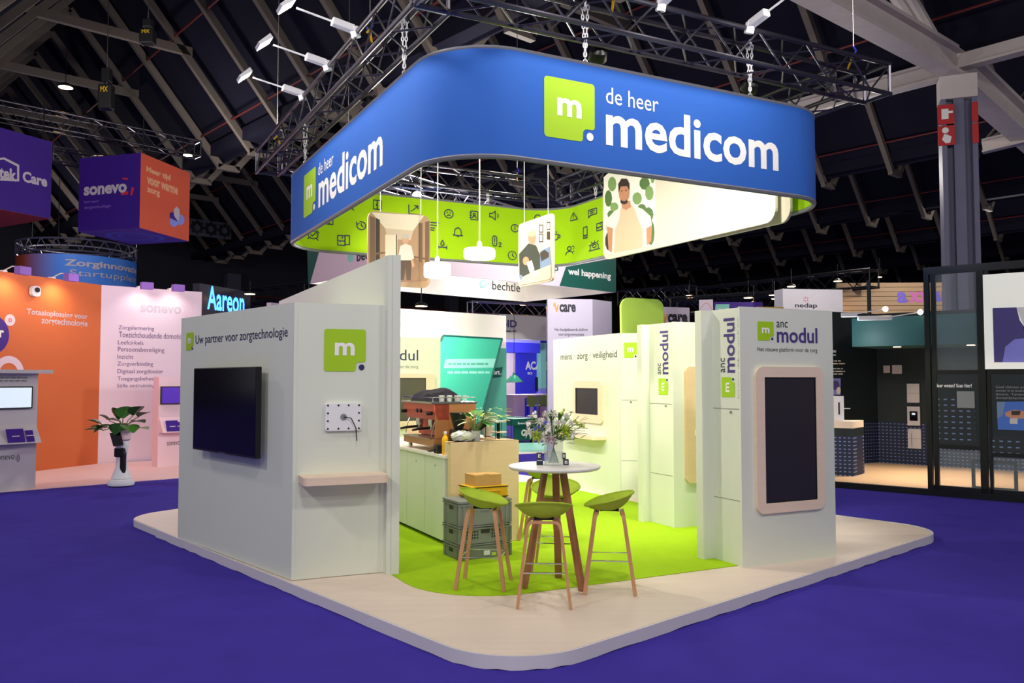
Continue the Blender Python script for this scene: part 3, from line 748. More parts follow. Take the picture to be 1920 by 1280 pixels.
ICON = {
 'door': [rect(-.4, -.5, -.0, .5), rect(0, -.5, .4, .5), [(-.1, -.1), (-.1, .05)]],
 'chart': [[(-.5, .5), (-.5, -.5), (.5, -.5)], [(-.25, -.2), (-.25, -.1)], [(-.1, -.1), (.45, .45)], [(.1, .45), (.45, .45), (.45, .1)]],
 'sad': [ring_(0, 0, .5), arcp(0, -.32, .2, 30, 150, 6), [(-.2, .1), (-.12, .18)], [(.2, .1), (.12, .18)]],
 'book': [rect(-.35, -.5, .45, .5), ring_(.05, .12, .13, 10), arcp(.05, -.3, .22, 0, 180, 8), [(-.5, .3), (-.3, .3)], [(-.5, 0), (-.3, 0)], [(-.5, -.3), (-.3, -.3)]],
 'speaker': [[(-.5, -.2), (-.2, -.2), (.12, -.5), (.12, .5), (-.2, .2), (-.5, .2), (-.5, -.2)], arcp(.15, 0, .3, -40, 40, 6)],
 'bell': [arcp(0, .1, .32, 0, 180, 8), [(-.32, .1), (-.36, -.3), (-.48, -.36), (.48, -.36), (.36, -.3), (.32, .1)], [(0, .42), (0, .52)], [(-.08, -.48), (.08, -.48)]],
 'info': [ring_(0, 0, .5), [(0, -.25), (0, .08)], [(0, .2), (0, .27)]],
 'clock': [arcp(0, 0, .45, -200, 110, 16), [(0, .25), (0, 0), (.2, -.12)], [(-.5, .35), (-.42, .12), (-.2, .2)]],
 'dash': [arcp(0, 0, .48, 30 * k, 30 * k + 18, 3) for k in range(12)] + [[(0, .25), (0, 0), (.2, -.14)]],
 'cup': [[(-.5, .15), (.25, .15), (.2, -.4), (-.1, -.5), (-.42, -.4), (-.5, .15)], arcp(.28, -.1, .18, -80, 90, 6), [(-.25, .3), (-.2, .5)], [(.02, .3), (.06, .5)]],
 'warn': [[(-.45, -.45), (.45, -.45), (0, .5), (-.45, -.45)], [(0, -.1), (0, .2)], [(0, -.3), (0, -.24)]],
 'chat': [[(-.45, .45), (.5, .45), (.5, -.25), (-.2, -.25), (-.42, -.5), (-.45, .45)], [(-.22, .22), (.28, .22)], [(-.22, 0), (.15, 0)]],
 'phone': [rect(-.3, -.5, .3, .5), [(-.3, -.25), (.3, -.25)], [(-.05, -.38), (.05, -.38)]],
 'people': [ring_(-.1, .2, .2, 10), arcp(-.1, -.45, .36, 0, 180, 8), arcp(.22, .22, .17, -60, 100, 6), arcp(.25, -.42, .28, 0, 80, 5)],
 'alarm': [ring_(0, -.05, .17, 10), arcp(0, -.1, .38, 0, 180, 8), [(-.5, -.45), (.5, -.45)], [(-.5, .1), (-.4, .1)], [(-.3, .45), (-.25, .35)], [(.02, .5), (.02, .38)], [(.35, .4), (.3, .3)], [(-.38, -.1), (-.38, -.4)], [(.38, -.1), (.38, -.4)]],
 'oxygen': [arcp(-.15, .28, .2, 0, 180, 8), [(-.35, .28), (-.35, -.28)], [(.05, .28), (.05, -.28)], arcp(-.15, -.28, .2, 180, 360, 8), [(-.15, .3), (-.15, -.05)], [(-.15, -.2), (-.15, -.26)], [(.25, -.18), (.4, -.1), (.45, -.22), (.25, -.5), (.48, -.5)]],
 'drop': [arcp(0, .1, .17, 150, 390, 10), [(-.15, .19), (0, .5), (.15, .19)], [(-.45, -.25), (.45, -.25)], [(-.45, -.45), (-.45, -.1)], [(.45, -.45), (.45, -.1)]],
 'beds': [rect(-.5, -.45, .12, .45), rect(.12, -.35, .5, .5), [(-.5, -.05), (.12, -.05)], [(-.3, -.2), (-.3, -.1)], [(-.1, .2), (-.1, .35)]],
 'check': [ring_(0, 0, .42), [(-.2, 0), (-.05, -.15), (.2, .2)], [(-.3, -.38), (-.45, -.52)], [(.3, -.38), (.45, -.52)], [(-.5, .3), (-.3, .5)], [(.5, .3), (.3, .5)]],
 'lines': [[(-.4, .4), (.5, .4)], [(-.4, .1), (.3, .1)], [(-.4, -.2), (.1, -.2)], [(-.4, -.45), (.0, -.45)]],
 'head': [arcp(0, .1, .35, 0, 180, 8), [(-.35, .1), (-.35, -.1)], [(.35, .1), (.35, -.1)], [(-.1, -.1), (0, -.4)]],
}
for kind, px, py, sz in [('door', 707, 384, 17), ('chart', 775, 393, 17), ('clock', 677, 423, 17), ('beds', 644, 451, 20), ('check', 586, 440, 18), ('check', 656, 386, 15), ('door', 617, 413, 15),
                         ('sad', 841, 401, 16), ('book', 888, 404, 16), ('speaker', 926, 404, 17), ('bell', 858, 435, 18), ('info', 965, 428, 14), ('head', 1008, 410, 16), ('oxygen', 930, 452, 20),
                         ('dash', 960, 479, 16), ('drop', 829, 459, 17), ('lines', 813, 424, 17), ('cup', 1043, 442, 16), ('warn', 1076, 406, 15), ('chat', 1111, 399, 15), ('phone', 1098, 436, 21), ('people', 1070, 469, 18), ('alarm', 1115, 460, 18), ('beds', 1128, 424, 15)]:
    h = ringhit(px, py)
    if not h: continue
    t, p, z, tg, nn = h
    if tg.x < 0: tg = -tg
    sc = sz * p.y / F; wv = .016; mb = MB().mat('navy_print')
    sx = sc / max(.5, abs(tg.x)) if kind not in ('phone',) else sc
    for line in ICON[kind]:
        for (x0, y0), (x1, y1) in zip(line, line[1:]):
            ex = (x1 - x0) * sx; ez = (y1 - y0) * sc; l = math.hypot(ex, ez) or 1; ox, oz = -ez / l * wv / 2, ex / l * wv / 2; xx, zx = ex / l * wv * .3, ez / l * wv * .3
            quad = []
            for q, (bx, bz) in (((1), (x0 * sx - xx, y0 * sc - zx)), ((1), (x1 * sx + xx, y1 * sc + zx)), ((-1), (x1 * sx + xx, y1 * sc + zx)), ((-1), (x0 * sx - xx, y0 * sc - zx))):
                X = bx + ox * q; Z = bz + oz * q; pos = p + tg * X + nn * .012
                quad.append((pos.x - ctr.x, pos.y - ctr.y, z + Z - ZB))
            mb.face(quad)
    mb.build('icon_' + kind, parent=fas, nrm=False)

# ------------------------------------------------------------------ main truss ring, chains, arm lights
TZ = 5.12; TS = .34
def off2(p, a, b): return (p[0] + ld[0] * a + fd[0] * b, p[1] + ld[1] * a + fd[1] * b)
o_ = .12
cN = off2(FN, -o_, -o_); cR = off2(FR_, -o_, o_); cB = off2(FB_, o_, o_); cL = off2(FLp, o_, -o_)
tF, fTF = truss('truss_beam', 'dark square truss beam above the wide side of the blue banner', off2(cN, 0, -.17), off2(cR, 0, .3), TZ, TS)
tL, fTL = truss('truss_beam', 'dark square truss beam with lit arm lamps above the narrow side of the blue banner', off2(cL, .3, 0), off2(cN, .18, 0), TZ, TS)
tB, fTB = truss('truss_beam', 'dark square truss beam above the lime back of the banner ring', off2(cL, 0, .18), off2(cB, 0, .17), TZ, TS)
tR, fTR = truss('truss_beam', 'dark square truss beam above the photo panel side of the banner ring', off2(cB, -.18, 0), off2(cR, .18, 0), TZ, TS)
def chain(top, bot, label, grp):
    top = Vector(top); bot = Vector(bot); t = thing('hanging_chain', label, 'chain', tuple(bot), 0, grp)
    n = max(4, int((top - bot).length / .045)); d = (top - bot) / n
    for s in (-1, 1):
        mm = MB()
        for i in range(n):
            c = d * (i + .5) + Vector((s * .03 * (i / n), 0, 0)); L = d.length * .62; r = .012
            ax = Vector((1, 0, 0)) if i % 2 else Vector((0, 1, 0)); dn = d.normalized()
            mm.tube([c + ax * r * math.cos(a) + dn * L * math.sin(a) for a in [math.pi * 2 * q / 8 for q in range(8)]], .0055, 4, closed=True)
        mm.build('strand', 'lamp_white', t)
    MB().tube([Vector((.02 * math.cos(a), 0, .02 * math.sin(a))) for a in [math.pi * 2 * q / 10 for q in range(10)]], .006, 5, closed=True).build('shackle', 'steel', t)
    # white sling round the chord
    MB().tube([(top - bot) + Vector((.0, .045 * math.cos(a), .045 * math.sin(a))) for a in [math.pi * 2 * q / 10 for q in range(10)]], .012, 5, closed=True).build('sling', 'lamp_white', t)
for fr, tr, pxs, lab in ((frF, fTF, (1098, 1408), 'pair of pale chains holding the wide side of the blue banner'), (frN, fTL, (572, 757), 'pair of pale chains holding the narrow side of the blue banner')):
    for px in pxs:
        s = fr.uv(px, 300, .025)[0]; q = fr.world(s, .025, 0); e = tr.local(q)
        tp = Vector((q.x, q.y, TZ + TS))
        chain(tp, (q.x, q.y, ZTF + .03), lab, lab + 's'[:0])
for s, lab in ((.5, 'pair of pale chains holding the lime back of the banner'),):
    frK = Fr(FLp, FB_, ZB)
    for f in (.3, .72):
        q = frK.world(frK.L * f, 0, 0); chain((q.x, q.y, TZ), (q.x, q.y, ZTF + .03), lab, 'chains on the back side of the banner')
    frK = Fr(FB_, FR_, ZB)
    for f in (.2, .75):
        q = frK.world(frK.L * f, 0, 0); chain((q.x, q.y, TZ), (q.x, q.y, ZTF + .03), 'pair of pale chains holding the banner side behind the photo panel', 'chains on the photo panel side of the banner')
WARM = (1.0, .95, .88)
def arm_light(fr, s, label, grp, on=True, reach=.62, rise=.10, energy=58):
    base = fr.world(s, -TS / 2, TS); n = -fr.n
    t = thing('arm_light', label, 'lamp', tuple(base), fr.rz, grp)
    # local: -y outwards
    MB().tube([(0, .0, -.05), (0, -.03, .05)], .05, 10).build('clamp', 'lamp_white', t)
    MB().bar([(0, -.03, .03), (0, -.26, .07)], .085, .075, (1, 0, 0)).build('driver_box', 'lamp_white', t, bev=.01)
    MB().tube([(0, -.26, .07), (0, -reach, rise + .03)], .011, 8).build('arm', 'lamp_white', t)
    y0 = -reach
    MB().raw([(-.09, y0 - .02, rise + .08), (.09, y0 - .02, rise + .08), (.11, y0 - .16, rise - .03), (-.11, y0 - .16, rise - .03), (-.07, y0 - .05, rise + .13), (.07, y0 - .05, rise + .13), (.09, y0 - .18, rise + .0), (-.09, y0 - .18, rise + .0)],
             [(0, 1, 2, 3), (4, 7, 6, 5), (0, 4, 5, 1), (1, 5, 6, 2), (2, 6, 7, 3), (3, 7, 4, 0)]).build('lamp_head', 'lamp_white', t)
    if on: MB().face if False else None
    g = MB(); g.face([(-.085, y0 - .03, rise + .068), (.085, y0 - .03, rise + .068), (.104, y0 - .155, rise - .032), (-.104, y0 - .155, rise - .032)])
    g.build('lens', 'spot_glow', t)
    lp_ = fr.world(s, y0 - .06, TS + rise - .05); tg_ = fr.world(s, .0, ZB + .75 - fr.z0)
    light('SPOT', 'arm_lamp_light', lp_, energy, WARM, tg_, .08, 125, 1.0)
    return t
gl = 'arm lamps on the narrow side truss'
for px, py in ((737, 62), (668, 130), (615, 190), (568, 240)):
    s = fTL.uv(px, py, -TS / 2)[0]
    arm_light(fTL, s, 'lit white arm lamp clamped on the truss above the narrow banner side', gl)
for px, py in ((1046, 2), (1238, 42), (1404, 82)):
    s = fTF.uv(px, py, -TS / 2)[0]
    arm_light(fTF, s, 'white arm lamp clamped on the truss above the wide banner side', 'arm lamps on the wide side truss')
# floods on the inside of the ring: light the booth
gin = 'floodlights inside the banner ring'
def flood(fr, s, tgt, energy, inward, group=gin, lab='small floodlight clamped inside the truss ring facing down into the booth'):
    b = fr.world(s, inward * (TS / 2 + .12), -.06)
    t = thing('floodlight', lab, 'lamp', tuple(b), 0, group)
    d = (Vector(tgt) - b).normalized(); q = d.to_track_quat('-Z', 'Y').to_matrix()
    MB().tube([(0, 0, 0), (0, 0, .1)], .018, 8).build('hook', 'black_metal', t)
    mm = MB().lathe([(.05, .09), (.085, .06), (.095, -.03), (.09, -.04)], 16); mm.v = [tuple(q @ Vector(v)) for v in mm.v]; mm.build('housing', 'black_metal', t, smooth=True)
    mm = MB().mat('lamp_glow'); mm.face([tuple(q @ Vector((.08 * math.cos(a), .08 * math.sin(a), -.041))) for a in [math.pi * 2 * k / 16 for k in range(16)]]); mm.build('lens', parent=t)
    light('SPOT', 'floodlight_beam', b + d * .12, energy, (1.0, .90, .75), tgt, .1, 110, .9)
flood(fTL, fTL.L * .62, (2.0, 10.6, 1.0), 430, 1)
flood(fTL, fTL.L * .25, (1.4, 13.4, 1.4), 520, 1)
flood(fTF, fTF.L * .35, (.2, 13.2, 1.0), 460, 1)
flood(fTF, fTF.L * .7, (1.2, 12.6, 1.2), 460, 1)
flood(fTR, fTR.L * .35, (-.9, 10.6, .8), 280, 1)
flood(fTB, fTB.L * .45, (.2, 9.6, .5), 380, 1)
flood(fTR, fTR.L * .75, (-.4, 8.8, .3), 300, 1)

# ------------------------------------------------------------------ pendants and hung photo panels
def pendant(px, top, bot, y, rad, label):
    c = Dp(px, bot, y); t = thing('pendant_lamp', label, 'pendant lamp', tuple(c), 0, 'round white pendants in the banner ring')
    h = (bot - top) / F * y * .86; R_ = rad
    MB().lathe([(R_ * .93, .012), (R_, .03), (R_, h - .03), (R_ * .94, h), (.03, h + .004)], 40).build('shade', 'pendant_white', t, smooth=True)
    MB().lathe([(R_ * .92, .010), (R_ * .2, .008)], 40).build('diffuser', 'lamp_glow', t)
    MB().lathe([(.032, h), (.032, h + .07), (.012, h + .1)], 14).build('canopy_collar', 'pendant_white', t, smooth=True)
    MB().tube([(0, 0, h + .08), (0, 0, TZ - c.z)], .008, 6).build('cord', 'lamp_white', t)
    light('POINT', 'pendant_light', c - Vector((0, 0, .12)), 9, (1, .94, .84), None, .12)
pendant(899, 463, 486, 10.4, .199, 'white disc pendant lamp on pale cord between the corridor and coffee photos')
pendant(820, 489, 521, 11.4, .186, 'white disc pendant lamp on pale cord beside the corridor photo')
SK = {}
for nm, c in dict(ph_wall=(216, 196, 176), ph_brown=(122, 92, 74), ph_tan=(186, 152, 122), ph_light=(240, 226, 208), ph_skin=(214, 166, 140), ph_skin2=(190, 134, 106), ph_hair=(52, 40, 36), ph_grey=(196, 190, 186), ph_shirt=(236, 226, 220), ph_trouser=(92, 72, 62), ph_sweater=(52, 58, 52), ph_blue=(112, 136, 170), ph_white=(240, 238, 232), ph_leaf=(122, 156, 96), ph_leaf2=(84, 116, 66), ph_apron=(214, 184, 160), ph_dark=(58, 48, 44), ph_floor=(154, 120, 96), ph_violet=(86, 78, 140), ph_scrub=(70, 110, 190), ph_orange=(220, 92, 60)).items(): M(nm, c, .5, spec=.3)
def photo_panel(label, fr, corners, rad, shapes, wires, thick=.03, base='ph_tan'):
    x0, z1 = fr.uv(*corners[0]); x1 = fr.uv(corners[1][0], corners[0][1])[0]; z0 = fr.uv(*corners[2])[1]
    t = thing('photo_panel', label, 'photo panel', tuple(fr.world(0, 0, 0)), fr.rz)
    MB().plate(rr(x0, z0, x1, z1, rad), 0, thick).build('board', base, t)
    if shapes: paint(t, fr, shapes)
    for wx in wires: MB().tube([(x0 + (x1 - x0) * wx, thick / 2, z1 - .02), (x0 + (x1 - x0) * wx, thick / 2, TZ - fr.z0)], .004, 5).build('wire', 'lamp_white', t)
    return t, (x0, z0, x1, z1)
# corridor photo, faces the wide side
yP = 11.6; c = Dp(690, 400, yP); f1 = Fr((c.x, c.y), (c.x + IB[0], c.y + IB[1]), 0)
R1 = lambda a, b, c_, d: [(a, b), (c_, b), (c_, d), (a, d)]
photo_panel('rounded photo panel of a man in a wood-lined corridor', f1, ((690, 394), (807, 403), (690, 534)), .11, [
    ([(699, 397), (790, 402), (805, 412), (805, 520), (799, 527), (694, 530), (692, 402)], 'ph_tan'),
    ([(697, 398), (795, 404), (775, 432), (722, 428)], 'ph_light'), ([(722, 428), (775, 432), (770, 450), (726, 448)], 'ph_wall'),
    ([(693, 404), (703, 408), (703, 520), (693, 526)], 'ph_brown'), ([(704, 408), (712, 412), (712, 500), (704, 512)], 'ph_dark'),
    ([(797, 416), (805, 414), (805, 508), (797, 500)], 'ph_brown'), ([(785, 418), (792, 418), (792, 500), (785, 490)], 'ph_brown'),
    ([(722, 440), (745, 440), (745, 480), (722, 482)], 'ph_light'), ([(742, 440), (744, 440), (744, 480), (742, 480)], 'ph_dark'),
    ([(692, 500), (730, 480), (775, 480), (805, 505), (805, 520), (799, 527), (694, 530)], 'ph_floor'),
    ([(703, 474), (722, 472), (722, 475), (703, 478)], 'ph_brown'), ([(776, 480), (800, 484), (800, 487), (776, 483)], 'ph_brown'),
    (el(760, 449, 6, 10), 'ph_skin'), (el(760, 443, 6, 5), 'ph_grey'), ([(750, 461), (760, 457), (771, 461), (776, 484), (770, 490), (750, 490), (746, 482)], 'ph_shirt'),
    ([(750, 488), (771, 488), (770, 525), (762, 525), (760, 502), (757, 525), (750, 525)], 'ph_trouser'), ([(773, 484), (777, 498), (773, 502), (770, 490)], 'ph_skin')], (.2, .85))
# coffee photo, faces the narrow side
c = Dp(972, 470, 10.9); f2 = Fr((c.x, c.y), (c.x - IA[0], c.y - IA[1]), 0)
photo_panel('rounded photo panel of a man in dark sweater pouring coffee', f2, ((972, 421), (1036, 410), (972, 539)), .06, [
    ([(975, 424), (1030, 413), (1034, 418), (1034, 520), (1030, 524), (975, 535)], 'ph_wall'), ([(975, 424), (1000, 419), (1000, 470), (975, 474)], 'ph_grey'),
    (R1(1011, 421, 1019, 436), 'ph_dark'), (R1(1012.5, 423, 1017.5, 434), 'ph_white'), (R1(1011, 438, 1019, 454), 'ph_dark'), (R1(1012.5, 440, 1017.5, 452), 'ph_white'), (R1(1026, 416, 1032, 431), 'ph_dark'), (R1(1027, 418, 1031, 429), 'ph_white'), (R1(1026, 434, 1032, 449), 'ph_dark'),
    (el(1024, 458, 5, 10), 'ph_shirt'), ([(1014, 470), (1032, 462), (1034, 500), (1012, 505)], 'ph_blue'), ([(1013, 474), (1022, 468), (1030, 474), (1030, 482), (1016, 490)], 'ph_dark'),
    ([(974, 476), (992, 456), (1006, 460), (1013, 478), (1014, 505), (1000, 514), (975, 522)], 'ph_sweater'), (el(998, 446, 7, 12), 'ph_skin2'), (el(998, 438, 7, 6), 'ph_skin'),
    (el(987, 489, 6, 8), 'ph_skin2'), ([(988, 492), (998, 488), (1003, 505), (995, 512)], 'ph_white'), ([(975, 522), (1003, 508), (1034, 496), (1034, 520), (1030, 524), (975, 535)], 'ph_apron'), (el(1004, 512, 6, 5), 'ph_white'), (el(978, 520, 3, 5), 'ph_blue')], (.15, .85), base='ph_wall')
# long white panel with garden photo along the right side
c = Dp(1130, 400, 13.1); f3 = Fr((c.x, c.y), (c.x + .4226 * 0 - IA[0], c.y - IA[1]), 0)
xa, za = f3.uv(1130, 340); zb3 = f3.uv(1228, 466)[1]; xb = f3.uv(1229, 460)[0]; xc = f3.uv(1454, 400)[0]; za = 4.97
lpn = thing('photo_panel', 'long white hanging panel with photo of a man in an apron at one end', 'photo panel', f3.loc, f3.rz)
MB().plate(rr(xa, zb3, xc, za, .16), 0, .04).build('board', 'panel_cream', lpn)
paint(lpn, f3, [([(1132, 332), (1140, 325), (1229, 306), (1229, 459), (1150, 476), (1134, 474)], 'ph_white')] +
      [(el(x, y, a, b, 9), m_) for x, y, a, b, m_ in ((1148, 345, 8, 14, 'ph_leaf'), (1141, 372, 7, 16, 'ph_leaf2'), (1152, 388, 8, 9, 'ph_leaf'), (1146, 402, 7, 8, 'ph_leaf2'), (1195, 372, 9, 12, 'ph_leaf'), (1209, 344, 10, 12, 'ph_leaf2'), (1218, 362, 8, 14, 'ph_leaf'), (1204, 390, 8, 8, 'ph_leaf2'), (1216, 402, 10, 14, 'ph_leaf2'), (1224, 332, 4, 12, 'ph_leaf'), (1144, 425, 8, 12, 'ph_grey'), (1142, 452, 7, 18, 'ph_dark'), (1221, 436, 7, 24, 'ph_leaf2'))] +
      [([(1138, 412), (1152, 396), (1166, 388), (1186, 384), (1206, 392), (1221, 406), (1223, 424), (1212, 430), (1212, 462), (1148, 475), (1150, 430), (1138, 426)], 'ph_shirt'),
       ([(1139, 424), (1150, 428), (1148, 474), (1142, 470)], 'ph_skin2'), ([(1213, 428), (1223, 422), (1222, 452), (1214, 460)], 'ph_skin2'),
       ([(1164, 392), (1170, 386), (1184, 384), (1190, 390), (1198, 412), (1206, 430), (1206, 463), (1152, 474), (1154, 430), (1162, 410)], 'ph_apron'),
       ([(1166, 378), (1182, 376), (1184, 388), (1175, 394), (1167, 390)], 'ph_skin2'), (el(1171, 362, 10, 19), 'ph_skin2'), ([(1161, 362), (1160, 345), (1166, 335), (1176, 335), (1181, 344), (1181, 358), (1177, 349), (1165, 350)], 'ph_hair'), (el(1171, 378, 7, 5), 'ph_hair'), (el(1171, 375, 4, 2), 'ph_skin2'), (el(1167, 358, 1.5, 1), 'ph_hair'), (el(1175, 357, 1.5, 1), 'ph_hair')])
for s in (xa + .2, xb + .3, xc - .3): MB().tube([(s, .02, za - .02), (s, .02, TZ)], .004, 5).build('wire', 'lamp_white', lpn)
xd = f3.uv(1484, 395, .17)[0]
lp2 = thing('photo_panel', 'plain white hanging panel tucked behind the long apron photo panel', 'photo panel', f3.loc, f3.rz)
MB().plate(rr(xc - 1.6, zb3 + .0, xd, za, .16), .15, .19).build('board', 'panel_cream', lp2)
for s in (xc - 1.2, xd - .3): MB().tube([(s, .17, za - .02), (s, .17, TZ)], .004, 5).build('wire', 'lamp_white', lp2)
# ------------------------------------------------------------------ high table
tx, ty = G(1040, 1098, PZ); FZ = PZ + .006
tb = thing('high_table', 'round white high table on three splayed oak legs', 'table', (tx, ty, FZ))
HT = 1.04
MB().lathe([(.385, HT - .03), (.402, HT - .018), (.405, HT - .006), (.40, HT), (.02, HT)], 56).build('table_top', 'table_white', tb, smooth=True)
MB().lathe([(.02, HT - .05), (.15, HT - .05), (.15, HT - .031), (.02, HT - .031)], 28).build('mounting_plate', 'black_metal', tb)
for a in (200, -38, 80):
    d = Vector((math.cos(math.radians(a)), math.sin(math.radians(a)), 0)); sd_ = Vector((-d.y, d.x, 0))
    mm = MB(); p = d * .285; q = d * .09
    for t0, w0, w1 in ((0, .05, .075),):
        mm.bar([p, p.lerp(q, .5) + Vector((0, 0, HT * .5 - .02)), q + Vector((0, 0, HT - .045))], .062, .042, sd_)
    mm.build('leg', 'oak_dark', tb, bev=.004)
# ------------------------------------------------------------------ bar stools
def make_stool():
    t = thing('bar_stool', 'lime felt bar stool', 'bar stool', (0, 0, 0), 0, 'lime bar stools')
    a_, b_ = .232, .212; NT, NR = 40, 8
    def surf(th, ro, off):
        bk = .5 - .5 * math.sin(th)                     # 1 at the back (-y), 0 at the front
        rim = .018 + .10 * bk ** 1.2
        z = .705 + rim * ro ** 2.2 + .012 * ro ** 4 - (.022 * ro ** 3 if math.sin(th) > .5 else 0) * (math.sin(th) - .5) * 2
        return Vector((a_ * ro * math.cos(th), b_ * ro * math.sin(th), z + off))
    for nm, off, sc in (('seat_pad', 0.0, .985), ('seat_shell', -.032, 1.0)):
        mm = MB(); vs = []; fs = []
        for i in range(NR + 1):
            for k in range(NT):
                ro = max(.001, i / NR) * sc; v = surf(2 * math.pi * k / NT, ro, 0)
                if off: v.z += off * (1 - (i / NR) ** 4) - .002; v.x *= 1 - .0; 
                vs.append(v)
        for i in range(NR):
            for k in range(NT): l = (k + 1) % NT; fs.append((i * NT + k, i * NT + l, i * NT + NT + l, i * NT + NT + k))
        mm.raw(vs, fs).build(nm, 'felt_green', t, smooth=True)
    MB().tube([surf(2 * math.pi * k / NT, .995, -.004) for k in range(NT)], .008, 6, closed=True).build('piping', 'felt_green', t, smooth=True)
    MB().box(-.07, .07, -.07, .07, .67, .685).build('bracket', 'black_metal', t)
    for x in (-.07, .07):
        for y in (-.07, .07): MB().tube([(x, y, .67), (x, y, .705)], .012, 8).build('spacer', 'black_plastic', t)
    for s in (-1, 1):                                   # each bentwood frame: two legs joined by a rounded bend under the seat
        pts = []
        for f in (-1, 1):
            foot = Vector((f * .21, s * .21, 0)); topp = Vector((f * .135, s * .125, .60)); knee = Vector((f * .085, s * .105, .655))
            arcq = [foot, foot.lerp(topp, .5), topp]
            bend = []
            for i in range(1, 6):
                u = i / 6; c0 = topp; c1 = Vector((f * .122, s * .115, .66)); c2 = knee
                bend.append(c0 * (1 - u) ** 2 + c1 * 2 * u * (1 - u) + c2 * u * u)
            seq = arcq + bend + [knee]
            pts = pts + seq if f == -1 else pts + seq[::-1]
        n0 = len(pts) // 2
        MB().bar(pts, .032, .024, (0, 1, .18 * s)).build('leg_frame', 'oak_wood', t, bev=0)
    zf = .27; k = 1 - zf / .60; fx = .135 + .075 * k; fy = .125 + .085 * k
    P = [(-fx, -fy, zf), (fx, -fy, zf), (fx, fy, zf), (-fx, fy, zf)]
    MB().tube(P + [P[0]], .006, 8).build('footrest', 'chrome', t)
    return t
st0 = make_stool()
def at_px(px, py): return G(px, py, FZ)
stools = [
    ((907, 1096), -98, 'lime felt bar stool in front of the grey crates'),
    ((1020, 1127), -2, 'lime felt bar stool with its back turned, standing on the pale wood'),
    ((1143, 1103), 84, 'lime felt bar stool at the carpet edge on the module block side of the table'),
    ((1042, 1066), 172, 'lime felt bar stool behind the high table legs'),
    ((1013, 1008), -100, 'lime felt bar stool at the end of the coffee counter'),
]
for i, ((px, py), rot, lab) in enumerate(stools):
    o = st0 if i == 0 else copy_tree(st0)
    x, y = at_px(px, py); o.location = (x, y, FZ if i not in (1,) else PZ + .0005); o.rotation_euler = (0, 0, math.radians(rot)); o['label'] = lab
# ------------------------------------------------------------------ vase, bouquet, little signs
vx, vy = tx - .005, ty + .02
vz = FZ + HT
vs_ = thing('glass_vase', 'clear glass cylinder vase with water on the high table', 'vase', (vx, vy, vz))
hv = .23; rv = .085
MB().lathe([(.0001, 0), (rv, 0), (rv, hv), (rv - .004, hv), (rv - .004, .01), (.0001, .01)], 36).build('glass_body', 'glass', vs_, smooth=True)
MB().lathe([(.0001, .0105), (rv - .0045, .0105), (rv - .0045, .12), (.0001, .12)], 36).build('water', 'water', vs_, smooth=True)
bq = thing('flower_bouquet', 'mixed bouquet of white and lime flowers with grey-green leaves in the glass vase', 'bouquet', (vx, vy, vz + .02))
rng = random.Random(3)
heads = []
for k in range(44):
    an = rng.uniform(0, 2 * math.pi); sp_ = rng.uniform(.03, .24); zz = rng.uniform(.26, .47) - sp_ * .25
    tip = Vector((sp_ * math.cos(an) * 1.15, sp_ * math.sin(an), zz)); base = Vector((-.045 * math.cos(an), -.045 * math.sin(an), .0)); midp = Vector((.02 * math.cos(an), .02 * math.sin(an), .2))
    MB().tube([base, midp, tip], .003, 5).build('stem', 'stem_green', bq); heads.append(tip)
for k, tip in enumerate(heads):
    if k % 3 == 0:
        mm = MB()
        for r_, n_, tz in ((.04, 8, 0), (.03, 6, .008), (.017, 5, .014)):
            for j in range(n_):
                a = 2 * math.pi * j / n_ + r_ * 50; mm.leaf(tip + Vector((0, 0, tz)), (math.cos(a), math.sin(a), .5), r_, r_ * .9, .25, 3, .3)
        mm.build('flower', ('petal_white', 'petal_lime', 'petal_blush')[k // 3 % 3], bq)
    elif k % 3 == 1:
        mm = MB()
        for j in range(5): mm.ball(tip + Vector((rng.uniform(-.02, .02), rng.uniform(-.02, .02), rng.uniform(-.02, .03))), .011, .011, .016, 6, 4)
        mm.build('bud_spray', ('petal_white', 'petal_lime')[k % 2], bq)
    else:
        for j in range(3):
            d = Vector((tip.x, tip.y, .08)) + Vector((rng.uniform(-.1, .1), rng.uniform(-.1, .1), rng.uniform(-.02, .12)))
            MB().leaf(tip - Vector((0, 0, .05)), d, .1, .024, .1).build('leaf', 'leaf_green', bq)
for k in range(46):
    an = rng.uniform(0, 2 * math.pi); r0 = rng.uniform(.03, .12); z = rng.uniform(.17, .33)
    MB().leaf((r0 * math.cos(an), r0 * math.sin(an), z), (math.cos(an), math.sin(an), rng.uniform(-.2, .8)), rng.uniform(.05, .1), rng.uniform(.03, .055), .15).build('leaf', ('leaf_blue', 'leaf_blue', 'leaf_green', 'leaf_dark')[k % 4], bq)
